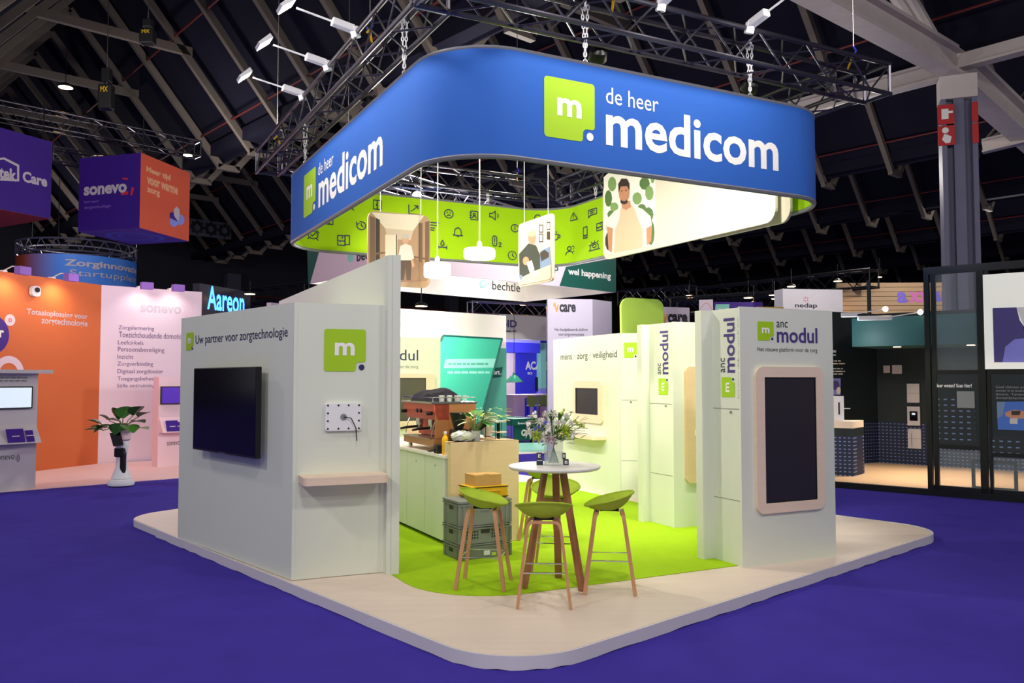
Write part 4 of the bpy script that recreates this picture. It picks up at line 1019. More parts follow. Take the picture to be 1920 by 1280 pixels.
for dx_, dz_, m_, r_ in ((-.155, .25, 'petal_lime', .06), (.1, .29, 'petal_lime', .065), (-.1, .235, 'petal_white', .055), (-.03, .215, 'petal_blush', .058), (-.22, .28, 'petal_white', .05), (.02, .36, 'petal_white', .035), (-.06, .33, 'petal_white', .035), (.07, .36, 'petal_white', .03), (.14, .36, 'petal_white', .035), (-.13, .37, 'petal_white', .04), (.0, .43, 'petal_white', .035), (.1, .42, 'petal_white', .032), (-.08, .44, 'petal_white', .03), (.16, .27, 'petal_white', .032)):
    mm = MB()
    for ring, (n_, rs, tz, el_) in enumerate(((9, 1.0, 0, .15), (8, .8, .006, .5), (6, .55, .012, 1.0), (4, .35, .016, 2))):
        for j in range(n_):
            a = 2 * math.pi * j / n_ + ring; c_ = Vector((dx_, -.16 - abs(dx_) * .1, dz_)); d = Vector((math.cos(a), -.35 * el_, math.sin(a)))
            mm.leaf(c_ + Vector((0, -tz, 0)), d, r_ * rs * 1.15, r_ * rs * .95, .1, 3, .35)
    mm.build('flower', m_, bq)
for k in range(9):
    a = rng.uniform(-.5, .5); MB().tube([(.05, 0, .2), (.15 + .02 * k / 9, rng.uniform(-.1, .1), .22 + .03 * k * .5), (.2 + .02 * rng.random() * 5, rng.uniform(-.15, .15), .2 + .03 * k * .6)], .0022, 4).build('twig', 'stem_green', bq)
M('sign_box', (36, 48, 66), .5)
for k, (px, py, wpx, hpx, ttl, lab) in enumerate(((1011, 858, 10, 11, 'm', 'small dark box with a white m, upper one stacked beside the vase'), (1012, 870.5, 12, 11.5, 'medi', 'small dark box under the upper m box beside the vase'), (1057, 857, 7, 10.5, 'm', 'small dark box, upper of the pair on the flower side of the vase'), (1061, 870, 10, 10.5, 'm', 'small dark box lying under the pair beside the vase'))):
    c_ = Dp(px, py, vy + .02); wv = wpx / F * vy; hv_ = hpx / F * vy
    zb = vz if k in (1, 3) else vz + 11.6 / F * vy
    t = thing('sign_box', lab, 'box', (c_.x, c_.y, zb + .0005))
    MB().box(-wv / 2, wv / 2, -.03, .03, 0, hv_).build('carton', 'sign_box', t, bev=.002)
    mm = MB().mat('white_print')
    if ttl == 'm': put_text(mm, 'm', -wv * .25, hv_ * .2, wv * .25, hv_ * .8, -.0305, .03, rot=(k == 0))
    else: mm.face([(-wv * .4, -.0305, hv_ * .72), (wv * .4, -.0305, hv_ * .72), (wv * .4, -.0305, hv_ * .8), (-wv * .4, -.0305, hv_ * .8)])
    mm.build('lettering', parent=t, nrm=False)
# ------------------------------------------------------------------ coffee counter
kn = G(835, 1023, FZ); frK = Fr(kn, (kn[0] + IB[0], kn[1] + IB[1]), FZ)      # x along the short front, y deep along the counter
HC = .965
LEN = 3.0; wC = .80
k0 = -1
for i in range(5):
    y0 = .02 + i * .6
    cb = thing('counter_cabinet', 'pale lockable cabinet under the coffee counter, number %s from the wooden front' % ('one', 'two', 'three', 'four', 'five')[i], 'cabinet', tuple(frK.world(.0, y0, 0)), frK.rz, 'cabinets under the coffee counter')
    MB().box(.02, .62, .0, .596, .06, HC - .03).build('carcass', 'panel_white', cb)
    MB().box(.06, .62, .0, .596, .0, .06).build('plinth', 'black_plastic', cb)
    MB().box(.0, .02, .003, .594, .04, HC - .034).build('door', 'panel_white', cb, bev=.002)
    MB().raw([(-.004, .28 + .012 * math.cos(a), HC - .13 + .012 * math.sin(a)) for a in [math.pi * k / 5 for k in range(10)]] + [(.0, .28 + .012 * math.cos(a), HC - .13 + .012 * math.sin(a)) for a in [math.pi * k / 5 for k in range(10)]], [tuple(range(10)), tuple(range(10, 20))] + [(k, (k + 1) % 10, 10 + (k + 1) % 10, 10 + k) for k in range(10)]).build('lock', 'steel', cb)
tag(MB().box(-.012, .64, -.0, LEN + .05, HC - .03, HC).build('worktop', 'table_white', loc=frK.loc, rz=frK.rz), 'white worktop of the coffee counter', 'worktop')
zt_ = frK.uv(847, 828)[1]; xr_ = frK.uv(966, 823)[0]
bf = thing('bar_counter', 'raised plywood bar front box at the end of the coffee counter', 'counter', frK.loc, frK.rz)
MB().box(.02, xr_, -.09, -.002, 0, zt_).build('front_board', 'ply_wood', bf, bev=.004)
MB().box(.642, xr_, -.002, LEN, 0, zt_ - .03).build('side_body', 'ply_wood', bf)
MB().box(.02, xr_, -.088, .08, zt_ - .025, zt_ + .0).build('top_board', 'ply_wood', bf)
MB().box(.642, xr_ + .0, .08, LEN, zt_ - .03, zt_).build('bar_top', 'ply_wood', bf)
for xx in (.02, .62): MB().box(xx, xx + .012, -.002, .08, HC + .002, zt_ - .025).build('cheek', 'ply_wood', bf)
def KW(px, py, z): # world point on the counter at height z
    x, y = G(px, py, z); return frK.local((x, y, z))
# coffee machine
ZC = FZ + HC
lx, ly, _ = KW(795, 842, ZC)
cm = thing('espresso_machine', 'steel and copper espresso machine with red front on the counter', 'coffee machine', tuple(frK.world(.02, .48, HC)), frK.rz)
L_ = 1.0
# local x: from barista face (-x) to guest side; y: along counter
for x in (.1, .5):
    for y in (.06, L_ - .06): MB().lathe([(.025, 0), (.025, .05), (.018, .06)], 12, (x, y, 0)).build('foot', 'chrome', cm, smooth=True)
MB().box(.03, .56, 0, L_, .06, .145).build('base_tray', 'copper', cm, bev=.006)
MB().box(-.0, .2, .04, L_ - .04, .145, .152).build('drip_grid', 'steel', cm)
MB().box(.26, .56, .01, L_ - .01, .145, .55).build('boiler_body', 'steel', cm, bev=.006)
MB().box(.05, .56, .0, .014, .15, .55).build('side_panel', 'copper', cm)
MB().box(.22, .56, -.004, .0, .15, .55).build('side_plate', 'copper', cm)
MB().box(.22, .27, .02, L_ - .02, .16, .34).build('splash_back', 'machine_red', cm)
MB().raw([(.03, .0, .55), (.03, L_, .55), (.03, .0, .47), (.03, L_, .47), (.08, .0, .36), (.08, L_, .36), (.3, .0, .36), (.3, L_, .36), (.3, .0, .55), (.3, L_, .55)],
         [(0, 1, 3, 2), (2, 3, 5, 4), (4, 5, 7, 6), (6, 7, 9, 8), (8, 9, 1, 0), (0, 2, 4, 6, 8), (1, 9, 7, 5, 3)]).build('front_hood', 'machine_red', cm, bev=.004)
MB().box(.0, .57, -.01, L_ + .01, .55, .57).build('top_tray', 'steel', cm)
for y in (.0, L_):
    MB().tube([(.02, y, .57), (.02, y, .62), (.55, y, .62), (.55, y, .57)], .006, 6).build('cup_rail', 'chrome', cm)
MB().tube([(.02, 0, .62), (.02, L_, .62)], .006, 6).build('cup_rail', 'chrome', cm)
for y in (.28, .68):
    MB().lathe([(.038, 0), (.044, .03), (.044, .085)], 18, (.12, y, .275)).build('group_head', 'chrome', cm, smooth=True)
    pf = MB().tube([(.1, y, .262), (-.06, y - .03, .255), (-.14, y - .05, .245)], .017, 8, r2=.013).build('portafilter', 'black_plastic', cm, smooth=True)
    MB().lathe([(.036, 0), (.036, .035)], 18, (.12, y, .24)).build('filter_basket', 'steel', pf, smooth=True)
for y in (.07, .93):
    MB().tube([(.04, y, .44), (-.03, y, .44)], .022, 10).build('valve_knob', 'black_plastic', cm)
    MB().tube([(.09, y, .37), (.06, y, .3), (.04, y + .02, .17)], .006, 6).build('steam_wand', 'chrome', cm)
for y in (.4, .52): MB().tube([(.035, y, .46), (.015, y, .46)], .024, 14).build('gauge', 'black_plastic', cm)
mm = MB(); N_ = 12
gv = []
for i in range(N_ + 1):
    for j in range(N_ + 1):
        u, v = i / N_, j / N_; e = math.sin(math.pi * u) ** .4 * math.sin(math.pi * v) ** .4
        gv.append((.06 + .44 * u, .2 + .7 * v, .572 + e * (.17 + .05 * math.sin(5 * v + 2) + .02 * math.sin(11 * u + 7 * v))))
mm.raw(gv, [(i * (N_ + 1) + j, i * (N_ + 1) + j + 1, (i + 1) * (N_ + 1) + j + 1, (i + 1) * (N_ + 1) + j) for i in range(N_) for j in range(N_)])
tag(mm.build('draped_cloth', 'cloth_dark', smooth=True, loc=tuple(frK.world(.02, .48, HC)), rz=frK.rz), 'crumpled dark violet cloth lying on top of the espresso machine', 'cloth')
for k, (x, y) in enumerate(((.14, .05), (.24, .05), (.34, .06), (.44, .05), (.19, .13), (.29, .14), (.40, .13))):
    t = MB().lathe([(.022, 0), (.03, .075), (.027, .075), (.02, .006), (.0001, .006)], 14)
    tag(t.build('coffee_glass', 'glass', smooth=True, loc=tuple(frK.world(.02 + x, .48 + y, HC + .571)), rz=0), 'small clear glass on top of the espresso machine', 'glass', 'glasses on the espresso machine')
# grinder
gx = frK.world(.26, .25, HC)
gr = thing('coffee_grinder', 'dark coffee grinder with angled hopper beside the espresso machine', 'grinder', tuple(gx), frK.rz)
MB().box(-.1, .1, -.12, .12, 0, .07).build('base', 'copper', gr, bev=.006)
MB().box(-.08, .09, -.07, .09, .07, .27).build('motor_body', 'black_metal', gr, bev=.015)
MB().lathe([(.05, .27), (.06, .30), (.10, .44), (.10, .455)], 20).build('hopper', 'black_plastic', gr, smooth=True)
MB().box(-.15, -.06, -.03, .05, .1, .16).build('doser', 'black_plastic', gr, bev=.01)
MB().bar([(.1, -.02, .2), (.28, -.06, .33)], .12, .06, (0, 1, 0)).build('side_arm', 'black_plastic', gr)
# tamper block / black handle in front
tpx = frK.world(.06, 1.2, HC)
tpp = thing('knock_box', 'black knock box with handle at the foot of the espresso machine', 'knock box', tuple(frK.world(-.0 + .075, .335, HC)), frK.rz)
MB().box(-.06, .06, -.06, .06, 0, .10).build('box', 'black_plastic', tpp, bev=.008)
MB().tube([(-.06, 0, .085), (.06, 0, .085)], .012, 8).build('bar', 'chrome', tpp)
MB().tube([(-.06, .0, .04), (-.075, .12, .02), (-.07, .2, .015)], .014, 8, r2=.01).build('handle', 'black_plastic', tpp)
# juice bottle
jb = thing('juice_bottle', 'yellow juice bottle with white cap behind the bar front', 'bottle', tuple(frK.world(.155, .155 - .105, HC + .0)), 0)
MB().lathe([(.03, 0), (.036, .01), (.036, .16), (.03, .19), (.015, .215), (.015, .23)], 20).build('bottle_body', 'juice_yellow', jb, smooth=True)
MB().lathe([(.018, .23), (.018, .255), (.0001, .255)], 16).build('cap', 'lamp_white', jb)
jb.location = frK.world(.05, .135, HC)
# plant in pot on the bar
def on_bar(px, py):
    x, y = G(px, py, FZ + zt_); return (x, y, FZ + zt_)
pp = thing('potted_plant', 'variegated green and cream plant in a pale grey pot on the bar', 'plant', tuple(frK.world(.36, .0, zt_)), 0)
MB().lathe([(.042, 0), (.052, .11), (.055, .113), (.049, .113), (.046, .09), (.0001, .09)], 24).build('pot', 'pot_grey', pp, smooth=True)
rng = random.Random(5)
for k in range(30):
    an = rng.uniform(0, 2 * math.pi); up = rng.uniform(.15, 1.3); L = rng.uniform(.12, .2)
    c_ = Vector((.02 * math.cos(an), .02 * math.sin(an), .1)); knee = c_ + Vector((math.cos(an) * .07, math.sin(an) * .07, .09 + .07 * up))
    st = MB().tube([c_, knee], .003, 5).build('stem', 'stem_green', pp)
    MB().leaf(knee, (math.cos(an), math.sin(an), up * .7), L, L * .42, .35).build('leaf', ('leaf_green', 'leaf_pale', 'leaf_cream')[k % 3], pp)
# plastic bag, poinsettia-like cream plant, tiered rack
bgm = MB().ball((0, 0, .055), .13, .09, .058, 16, 10); rng = random.Random(9)
bgm.v = [(x * (1 + rng.uniform(-.12, .12)), y * (1 + rng.uniform(-.12, .12)), max(.001, z + rng.uniform(-.012, .012))) for x, y, z in bgm.v]
tag(bgm.build('plastic_bag', 'bag_plastic', loc=tuple(frK.world(.20, -.0, zt_)), rz=.3), 'crumpled clear plastic bag on the bar next to the pot', 'bag')
rk = thing('tiered_stand', 'two-tier wire stand with round wooden trays on the bar', 'stand', tuple(frK.world(.745, .22, zt_)), frK.rz)
for z in (.07, .19): MB().lathe([(.0001, z), (.095, z), (.095, z + .012), (.0001, z + .012)], 28).build('tray', 'ash_wood', rk)
for x, y in ((-.1, -.13), (.1, -.13), (-.1, .13), (.1, .13)): MB().tube([(x, y, 0), (x, y, .22)], .004, 6).build('upright', 'black_metal', rk)
for z in (.02, .2): MB().tube([(-.1, -.13, z), (.1, -.13, z), (.1, .13, z), (-.1, .13, z), (-.1, -.13, z)], .004, 6).build('rail', 'black_metal', rk)
MB().tube([(0, 0, .0), (0, 0, .2)], .02, 10).build('post', 'black_metal', rk)
pc = thing('potted_plant', 'cream flowered plant in pale wrap behind the tiered stand', 'plant', tuple(frK.world(.745, .5, zt_)), 0)
MB().lathe([(.05, 0), (.075, .13), (.07, .13), (.0001, .11)], 20).build('pot', 'pot_grey', pc, smooth=True)
rng = random.Random(11)
for k in range(34):
    an = rng.uniform(0, 2 * math.pi); r0 = rng.uniform(.02, .2); c_ = Vector((r0 * math.cos(an), r0 * math.sin(an), .24 + rng.uniform(-.03, .1)))
    MB().leaf(c_, (math.cos(an), math.sin(an), rng.uniform(-.1, .4)), .1, .045, .2).build('leaf', ('leaf_cream', 'leaf_pale', 'leaf_cream', 'leaf_green')[k % 4], pc)
for k in range(8): an = k * .8; MB().tube([(0, 0, .1), (.1 * math.cos(an), .1 * math.sin(an), .26)], .003, 4).build('stem', 'stem_green', pc)
# ------------------------------------------------------------------ crates and bags
cr = G(897, 1052, FZ); frX = Fr(G(860, 1052, FZ), G(955, 1041, FZ), FZ)
W3 = .60; D3 = .40
def crate(z, h, label, lid=False, perf=False, stickers=False):
    t = thing('storage_crate', label, 'crate', tuple(frX.world(-.0, 0, z)), frX.rz, 'stacked grey crates')
    MB().box(.012, W3 - .012, .012, D3 - .012, .0, .012).build('bottom', 'crate_grey', t)
    for nm, b in (('side_wall', (.01, W3 - .01, .01, .02)), ('side_wall', (.01, W3 - .01, D3 - .02, D3 - .01)), ('side_wall', (.01, .02, .02, D3 - .02)), ('side_wall', (W3 - .02, W3 - .01, .02, D3 - .02))):
        MB().box(*b, .005, h - .02).build(nm, 'crate_grey', t)
    for zz in (h - .035, h - .012): MB().frame([(0, 0), (W3, 0), (W3, D3), (0, D3)], [(.018, .018), (W3 - .018, .018), (W3 - .018, D3 - .018), (.018, D3 - .018)], zz - .01, zz)
    for zz in (h - .028, h - .004):
        mm = MB(); q = [(0, 0), (W3, 0), (W3, D3), (0, D3)]; qi = [(.019, .019), (W3 - .019, .019), (W3 - .019, D3 - .019), (.019, D3 - .019)]
        for i in range(4):
            j = (i + 1) % 4
            mm.prism([q[i], q[j], qi[j], qi[i]], zz - .01, zz)
        mm.build('rim', 'crate_grey', t)
    for x in (.0, .05, W3 - .068, W3 - .018): MB().box(x, x + .018, 0.001, .012, .005, h - .03).build('rib', 'crate_grey', t)
    for y in (.05, D3 - .068): MB().box(.001, .012, y, y + .018, .005, h - .03).build('rib', 'crate_grey', t)
    if perf:
        for x0 in (.09, .37):
            for i in range(5):
                for j in range(3): MB().box(x0 + i * .028, x0 + i * .028 + .018, .008, .011, .05 + j * .03, .068 + j * .03).build('opening', 'crate_dark', t)
        MB().box(.25, .35, .006, .0105, h - .08, h - .045).build('hand_slot', 'crate_dark', t)
    else:
        MB().frame(rr(.25, h - .10, .35, h - .06, .01), rr(.258, h - .094, .342, h - .066, .006), .004, .0105).build('hand_grip', 'crate_grey', t)
    MB().raw([(.0085, .15, h - .09), (.0085, .25, h - .09), (.0085, .25, h - .05), (.0085, .15, h - .05)], [(0, 1, 2, 3)]).build('grip_slot', 'crate_dark', t)
    if lid: MB().box(.002, W3 - .002, .002, D3 - .002, h - .004, h + .008).build('lid', 'crate_grey', t, bev=.003)
    if stickers:
        MB().box(.28, .35, .003, .0045, .03, .075).build('sticker', 'lamp_white', t); MB().box(.37, .42, .003, .0045, .02, .05).build('sticker', 'petal_lime', t)
    return t
h1, h2, h3 = .15, .18, .24
crate(0, h1, 'solid grey stacking crate with stickers, bottom of the stack', stickers=True)
crate(h1 + .001, h2, 'perforated grey stacking crate in the middle of the stack', perf=True)
crate(h1 + h2 + .002, h3, 'lidded grey stacking crate at the top of the stack', lid=True)
zc = h1 + h2 + h3 + .011
yb = thing('cool_bag', 'flat yellow delivery bag with black zip on the crates', 'bag', tuple(frX.world(.17, .06, zc)), frX.rz)
MB().box(0, .42, 0, .30, .0, .13).build('bag_body', 'bag_yellow', yb, bev=.02)
MB().box(-.002, .422, -.002, .302, .012, .02).build('bottom_piping', 'black_plastic', yb); MB().box(-.003, .423, -.003, .303, .112, .12).build('zip', 'black_plastic', yb)
MB().tube([(.1, -.004, .03), (.1, -.012, .08), (.32, -.012, .08), (.32, -.004, .03)], .006, 6).build('strap', 'bag_yellow', yb)
yb2 = thing('cool_bag', 'upright yellow bag standing at the end of the crates behind the flat one', 'bag', tuple(frX.world(.47, .365, zc)), frX.rz)
MB().box(0, .12, 0, .03, 0, .20).build('bag_body', 'bag_yellow', yb2, bev=.01); MB().box(.01, .11, -.002, 0, .12, .13).build('zip', 'black_plastic', yb2)
bx = thing('cardboard_box', 'brown cardboard box on the yellow bag', 'box', tuple(frX.world(.22, .08, zc + .131)), frX.rz)
MB().box(0, .30, 0, .24, 0, .11).build('carton', 'cardboard', bx); MB().box(0, .30, .11, .13, .11, .111).build('tape', 'ply_wood', bx); MB().box(.12, .18, .03, .06, .11, .1115).build('label_print', 'dark_print', bx)
# ================================================================== neighbouring stands: sonevo (left)
for nm, c, r_ in (('orange_wall', (214, 112, 60), .6), ('lilac_wall', (232, 214, 226), .6), ('purple_deep', (62, 18, 140), .5), ('purple_cloth', (58, 20, 136), .6), ('orange_cloth', (224, 92, 62), .6), ('lilac_print', (150, 110, 200), .6), ('pink_floor', (240, 206, 204), .6), ('kiosk_grey', (206, 198, 206), .6), ('kiosk_pink', (238, 206, 216), .6), ('peach_print', (236, 170, 130), .6), ('violet_text', (92, 66, 120), .6), ('red_print', (206, 44, 60), .6), ('blue_print', (140, 150, 236), .6),
                   ('teal_wall', (92, 176, 150), .55), ('teal_glass', (74, 190, 156), .15), ('teal_dark', (22, 92, 80), .5), ('mint', (150, 226, 206), .6), ('academy_blue', (58, 60, 226), .6), ('lilac_blue', (150, 150, 240), .6), ('vcare_grey', (206, 198, 216), .6), ('gold_print', (206, 160, 84), .6), ('cream_wall', (248, 240, 226), .6), ('booth_dark', (22, 34, 38), .5), ('booth_teal', (30, 82, 88), .5), ('oak_floor', (226, 186, 142), .5), ('frame_black', (14, 18, 18), .35), ('wood_sign', (190, 160, 126), .6), ('drum_blue', (60, 120, 210), .6), ('drum_brown', (120, 62, 44), .6)):
    M(nm, c, r_, noise=.03 if 'wall' in nm or 'floor' in nm else 0, nscale=2)
M('screen_lit', (206, 220, 232), .4, emit=.8); M('screen_violet', (66, 24, 150), .4, emit=.7); M('neon_blue', (70, 150, 255), .4, emit=3.0)
w0 = G(68, 884); w1 = G(183, 870); uo = unit(w0, w1); wS = (w0[0] - uo[0] * 3.6, w0[1] - uo[1] * 3.6)
fO = Fr(wS, w1, 0)
HS = fO.uv(189, 534)[1]
ow = thing('stand_wall', 'tall orange stand wall with white Totaaloplossing lettering', 'wall panel', fO.loc, fO.rz)
MB().box(0, fO.L, 0, .1, 0, HS).build('board', 'orange_wall', ow)
lettering(ow, fO, 'Totaaloplossing voor', 49.5, 164.6, (134.6, 599), (51, 578), 'pale_print', .02)
lettering(ow, fO, 'zorgtechnologie', 76.8, 164.2, (152, 615), (118, 597), 'pale_print', .02)
sx, sz = fO.uv(-16, 627); rx = abs(fO.uv(22, 627)[0] - sx); rz_ = fO.uv(-16, 590)[1] - sz
mm = MB().mat('purple_deep'); mm.face([(x, -.004, z) for x, z in circ(sx, sz, rz_, 28)]); mm.mat('white_print')
put_text(mm, 'ur', *fO.uv(-12, 632), *fO.uv(7, 619), -.006, .03); mm.build('round_print', parent=ow, nrm=False)
bx_, bz = fO.uv(18.5, 600); rb = fO.uv(18.5, 589)[1] - bz
mm = MB().mat('lilac_wall'); mm.face([(x, -.006, z) for x, z in circ(bx_, bz, rb, 20)]); mm.mat('orange_wall'); mm.face([(x, -.008, z) for x, z in circ(bx_, bz, rb * .35, 12)]); mm.mat('lilac_wall'); mm.face([(x, -.01, z) for x, z in circ(bx_, bz, rb * .18, 10)]); mm.build('round_badge', parent=ow, nrm=False)
hx_, hz = fO.uv(16, 700); hr = fO.uv(16, 667)[1] - hz
mm = MB().mat('lilac_wall'); n = 18
for i in range(n):
    a0 = math.pi * i / n; a1 = math.pi * (i + 1) / n
    mm.face([(hx_ + r * math.cos(a), -.004, hz + r * math.sin(a)) for r, a in ((hr, a0), (hr, a1), (hr * .6, a1), (hr * .6, a0))])
mm.build('arch_print', parent=ow, nrm=False)
def sensor(fr, px, py, w_, h_, label):
    x0, z1 = fr.uv(px - w_ / 2, py - h_ / 2); x1, z0 = fr.uv(px + w_ / 2, py + h_ / 2)
    t = thing('wall_sensor', label, 'sensor', tuple(fr.world(x0, 0, 0)), fr.rz)
    MB().plate(rr(0, z0, x1 - x0, z1, (x1 - x0) * .35), -.09, -.001).build('housing', 'lamp_white', t, bev=.01)
    MB().plate(circ((x1 - x0) * .55, z0 + (z1 - z0) * .62, (x1 - x0) * .25, 14), -.11, -.09).build('lens', 'black_plastic', t)
sensor(fO, 62.5, 546, 16, 22, 'white rounded sensor with black lens on the orange wall')
lw1 = (w1[0] + B[0] * 6, w1[1] + B[1] * 6); fW = Fr(w1, lw1, 0)
lwl = thing('stand_wall', 'tall lilac-white stand wall listing care services in dark text', 'wall panel', fW.loc, fW.rz)
wl_ = fW.uv(376, 700)[0]
HS2 = fW.uv(190, 534)[1]
MB().box(0, wl_, 0, .1, 0, HS2).build('board', 'lilac_wall', lwl)
for s_, x0, x1, y1, y0 in (('Zorgalarmering', 222, 289, 611, 620.5), ('Toezichthoudende domotica', 222.6, 345, 623.5, 634), ('Leefcirkels', 221, 269, 638, 646), ('Persoonsbeveiliging', 221, 308, 651, 662), ('Inzicht', 220, 250, 664.7, 672.6), ('Zorgverbinding', 220, 287, 678, 688), ('Digitaal zorgdossier', 220, 306, 692, 702), ('Toegangsbeheer', 220, 293, 705.8, 715.5), ('Stille ontruiming', 219, 290, 719, 728)):
    lettering(lwl, fW, s_, x0, x1, ((x0 + x1) / 2, y0), ((x0 + x1) / 2, y1), 'violet_text', 0)
lettering(lwl, fW, 'sonevo', 263, 340, (300, 587), (300, 573), 'pale_print', .03)
for k in range(3):
    cx_, cz_ = fW.uv(334, 580); r_ = .18 + .09 * k; mm = MB().mat('kiosk_pink')
    for i in range(6):
        a0 = math.radians(-50 + 100 / 6 * i); a1 = math.radians(-50 + 100 / 6 * (i + 1)); mm.face([(cx_ + r * math.cos(a), -.004, cz_ + r * math.sin(a)) for r, a in ((r_, a0), (r_, a1), (r_ - .03, a1), (r_ - .03, a0))])
    mm.build('ripple_print', parent=lwl, nrm=False)
def wall_lamp(fr, px, py, H_, label, col_, e=18):
    s = fr.uv(px, py)[0]; t = thing('wall_top_lamp', label, 'lamp', tuple(fr.world(s, 0, H_ + .001)), fr.rz, 'arm lamps on the sonevo walls')
    MB().box(-.05, .05, -.02, .1, 0, .03).build('clamp', 'lamp_white', t); MB().tube([(0, 0, .03), (0, -.2, .1), (0, -.42, .08)], .012, 6).build('arm', 'lamp_white', t)
    MB().box(-.13, .13, -.56, -.40, -.08, .08).build('lamp_head', 'lilac_print', t, bev=.01)
    m_ = MB(); m_.face([(-.11, -.40, -.06), (.11, -.40, -.06), (.11, -.40, .06), (-.11, -.40, .06)]); m_.build('lens', 'downlight_glow', t)
    p = fr.world(s, -.36, H_ - .02); light('SPOT', 'wall_lamp_light', p, e, col_, fr.world(s, 0, H_ - 1.2), .06, 130, 1.0)
for px, nm in ((8, 'small lamp on arm over the purple circle of the orange wall'), (100, 'small lamp on arm over the Totaaloplossing lettering')): wall_lamp(fO, px, 515, HS, nm, (1, .85, .5), 42)
for px, nm in ((262, 'small lamp on arm over the lilac wall, next to the orange corner'), (320, 'small lamp on arm over the faded sonevo name')): wall_lamp(fW, px, 540, HS2, nm, (1, .9, .8), 16)
fl0 = G(-60, 928); fl1 = G(343, 896); P_ = [fl0, fl1, (fl1[0] + B[0] * .2, fl1[1] + 5), w1, wS]
tag(MB().prism(P_, .001, .012).build('stand_floor', 'pink_floor'), 'pink-lit pale floor of the orange and lilac stand', 'stand floor')
light('POINT', 'sonevo_fill_lamp', fO.world(fO.L - 1.2, -2.2, 3.6), 90, (1, .72, .85), None, .2)
def kiosk(p0, p1, H_, dep, mat, label, top_over, scr, scr_mat, brochures, name_px, top=True):
    fr = Fr(p0, p1, .0125); t = thing('info_kiosk', label, 'kiosk', fr.loc, fr.rz)
    MB().box(0, fr.L, 0, dep, 0, H_).build('body', mat, t)
    if top: MB().box(-.05, fr.L + top_over, -.25, dep, H_, H_ + .06).build('top_board', mat, t)
    x0, z1 = fr.uv(scr[0], scr[1], -.05); x1 = fr.uv(scr[2], scr[1], -.05)[0]; z0 = fr.uv(scr[2], scr[3], -.05)[1]
    MB().box(x0 - .02, x1 + .02, -.06, -.0005, z0 - .02, z1 + .02).build('screen_case', 'black_plastic', t)
    MB().box(x0, x1, -.062, -.06, z0, z1).build('screen', scr_mat, t)
    zs = fr.uv(brochures[0][0], brochures[0][3])[1]
    xe = fr.L - .02
    MB().raw([(.02, -.24, zs - .02), (xe, -.24, zs - .02), (.02, -.0005, zs + .3), (xe, -.0005, zs + .3), (.02, -.0005, zs - .03), (xe, -.0005, zs - .03), (.02, -.26, zs), (xe, -.26, zs)], [(0, 1, 3, 2), (0, 4, 5, 1), (2, 3, 5, 4), (0, 2, 4), (1, 5, 3)]).build('brochure_shelf', mat, t)
    for b in brochures:
        x0 = fr.uv(b[0], b[3], -.2)[0]; x1 = fr.uv(b[2], b[3], -.2)[0]; h = (b[3] - b[1]) / F * Vector((fr.p.x, fr.p.y)).length
        q = MB().mat('purple_deep'); q.raw([(x0, -.235, zs + .005), (x1, -.235, zs + .005), (x1, -.13, zs + .16 + h * .3), (x0, -.13, zs + .16 + h * .3)], [(0, 1, 2, 3)])
        q.mat('pale_print'); cxm = (x0 + x1) / 2; q.raw([(cxm - .06, -.2, zs + .1), (cxm + .06, -.2, zs + .1), (cxm + .06, -.19, zs + .115), (cxm - .06, -.19, zs + .115)], [(0, 1, 2, 3)])
        q.build('brochure', parent=t, nrm=False)
    lettering(t, fr, 'sonevo', name_px[0], name_px[1], (name_px[0], name_px[3]), (name_px[0], name_px[2]), 'dark_print', 0)
    return t, fr
k0p = G(-70, 930); k1p = G(66, 916.5)
t_, fk = kiosk(k0p, k1p, 1.98, .6, 'kiosk_grey', 'grey information kiosk with bright blank screen and purple brochures', .14, (-40, 727, 59, 763), 'screen_lit', ((13, 807, 46, 829), (49, 816, 64, 827)), (-10, 27, 855, 863))
for i, b in enumerate((707, 712.5)): bars(t_, fk, -30, 52, b, b + 2.4, 'grey_print', seed=i)
cx_, cz_ = fk.uv(30, 859)
for k in range(3):
    mm = MB().mat('dark_print'); r_ = .04 + .025 * k
    for i in range(6):
        a0 = math.radians(-50 + 100 / 6 * i); a1 = math.radians(-50 + 100 / 6 * (i + 1)); mm.face([(cx_ - .03 + r * math.cos(a), -.004, cz_ + r * math.sin(a)) for r, a in ((r_, a0), (r_, a1), (r_ - .01, a1), (r_ - .01, a0))])
    mm.build('ripple_print', parent=t_, nrm=False)
q0 = G(295, 877); q1 = (q0[0] + B[0] * 1.3, q0[1] + B[1] * 1.3)
t2_, fk2 = kiosk(q0, q1, 1.93, .35, 'kiosk_pink', 'pink information kiosk with violet screen half hidden by the television block', .0, (304, 726, 352, 755), 'screen_violet', ((312, 789, 335, 808), (334, 799, 342, 808)), (313, 337, 828, 835), top=False)
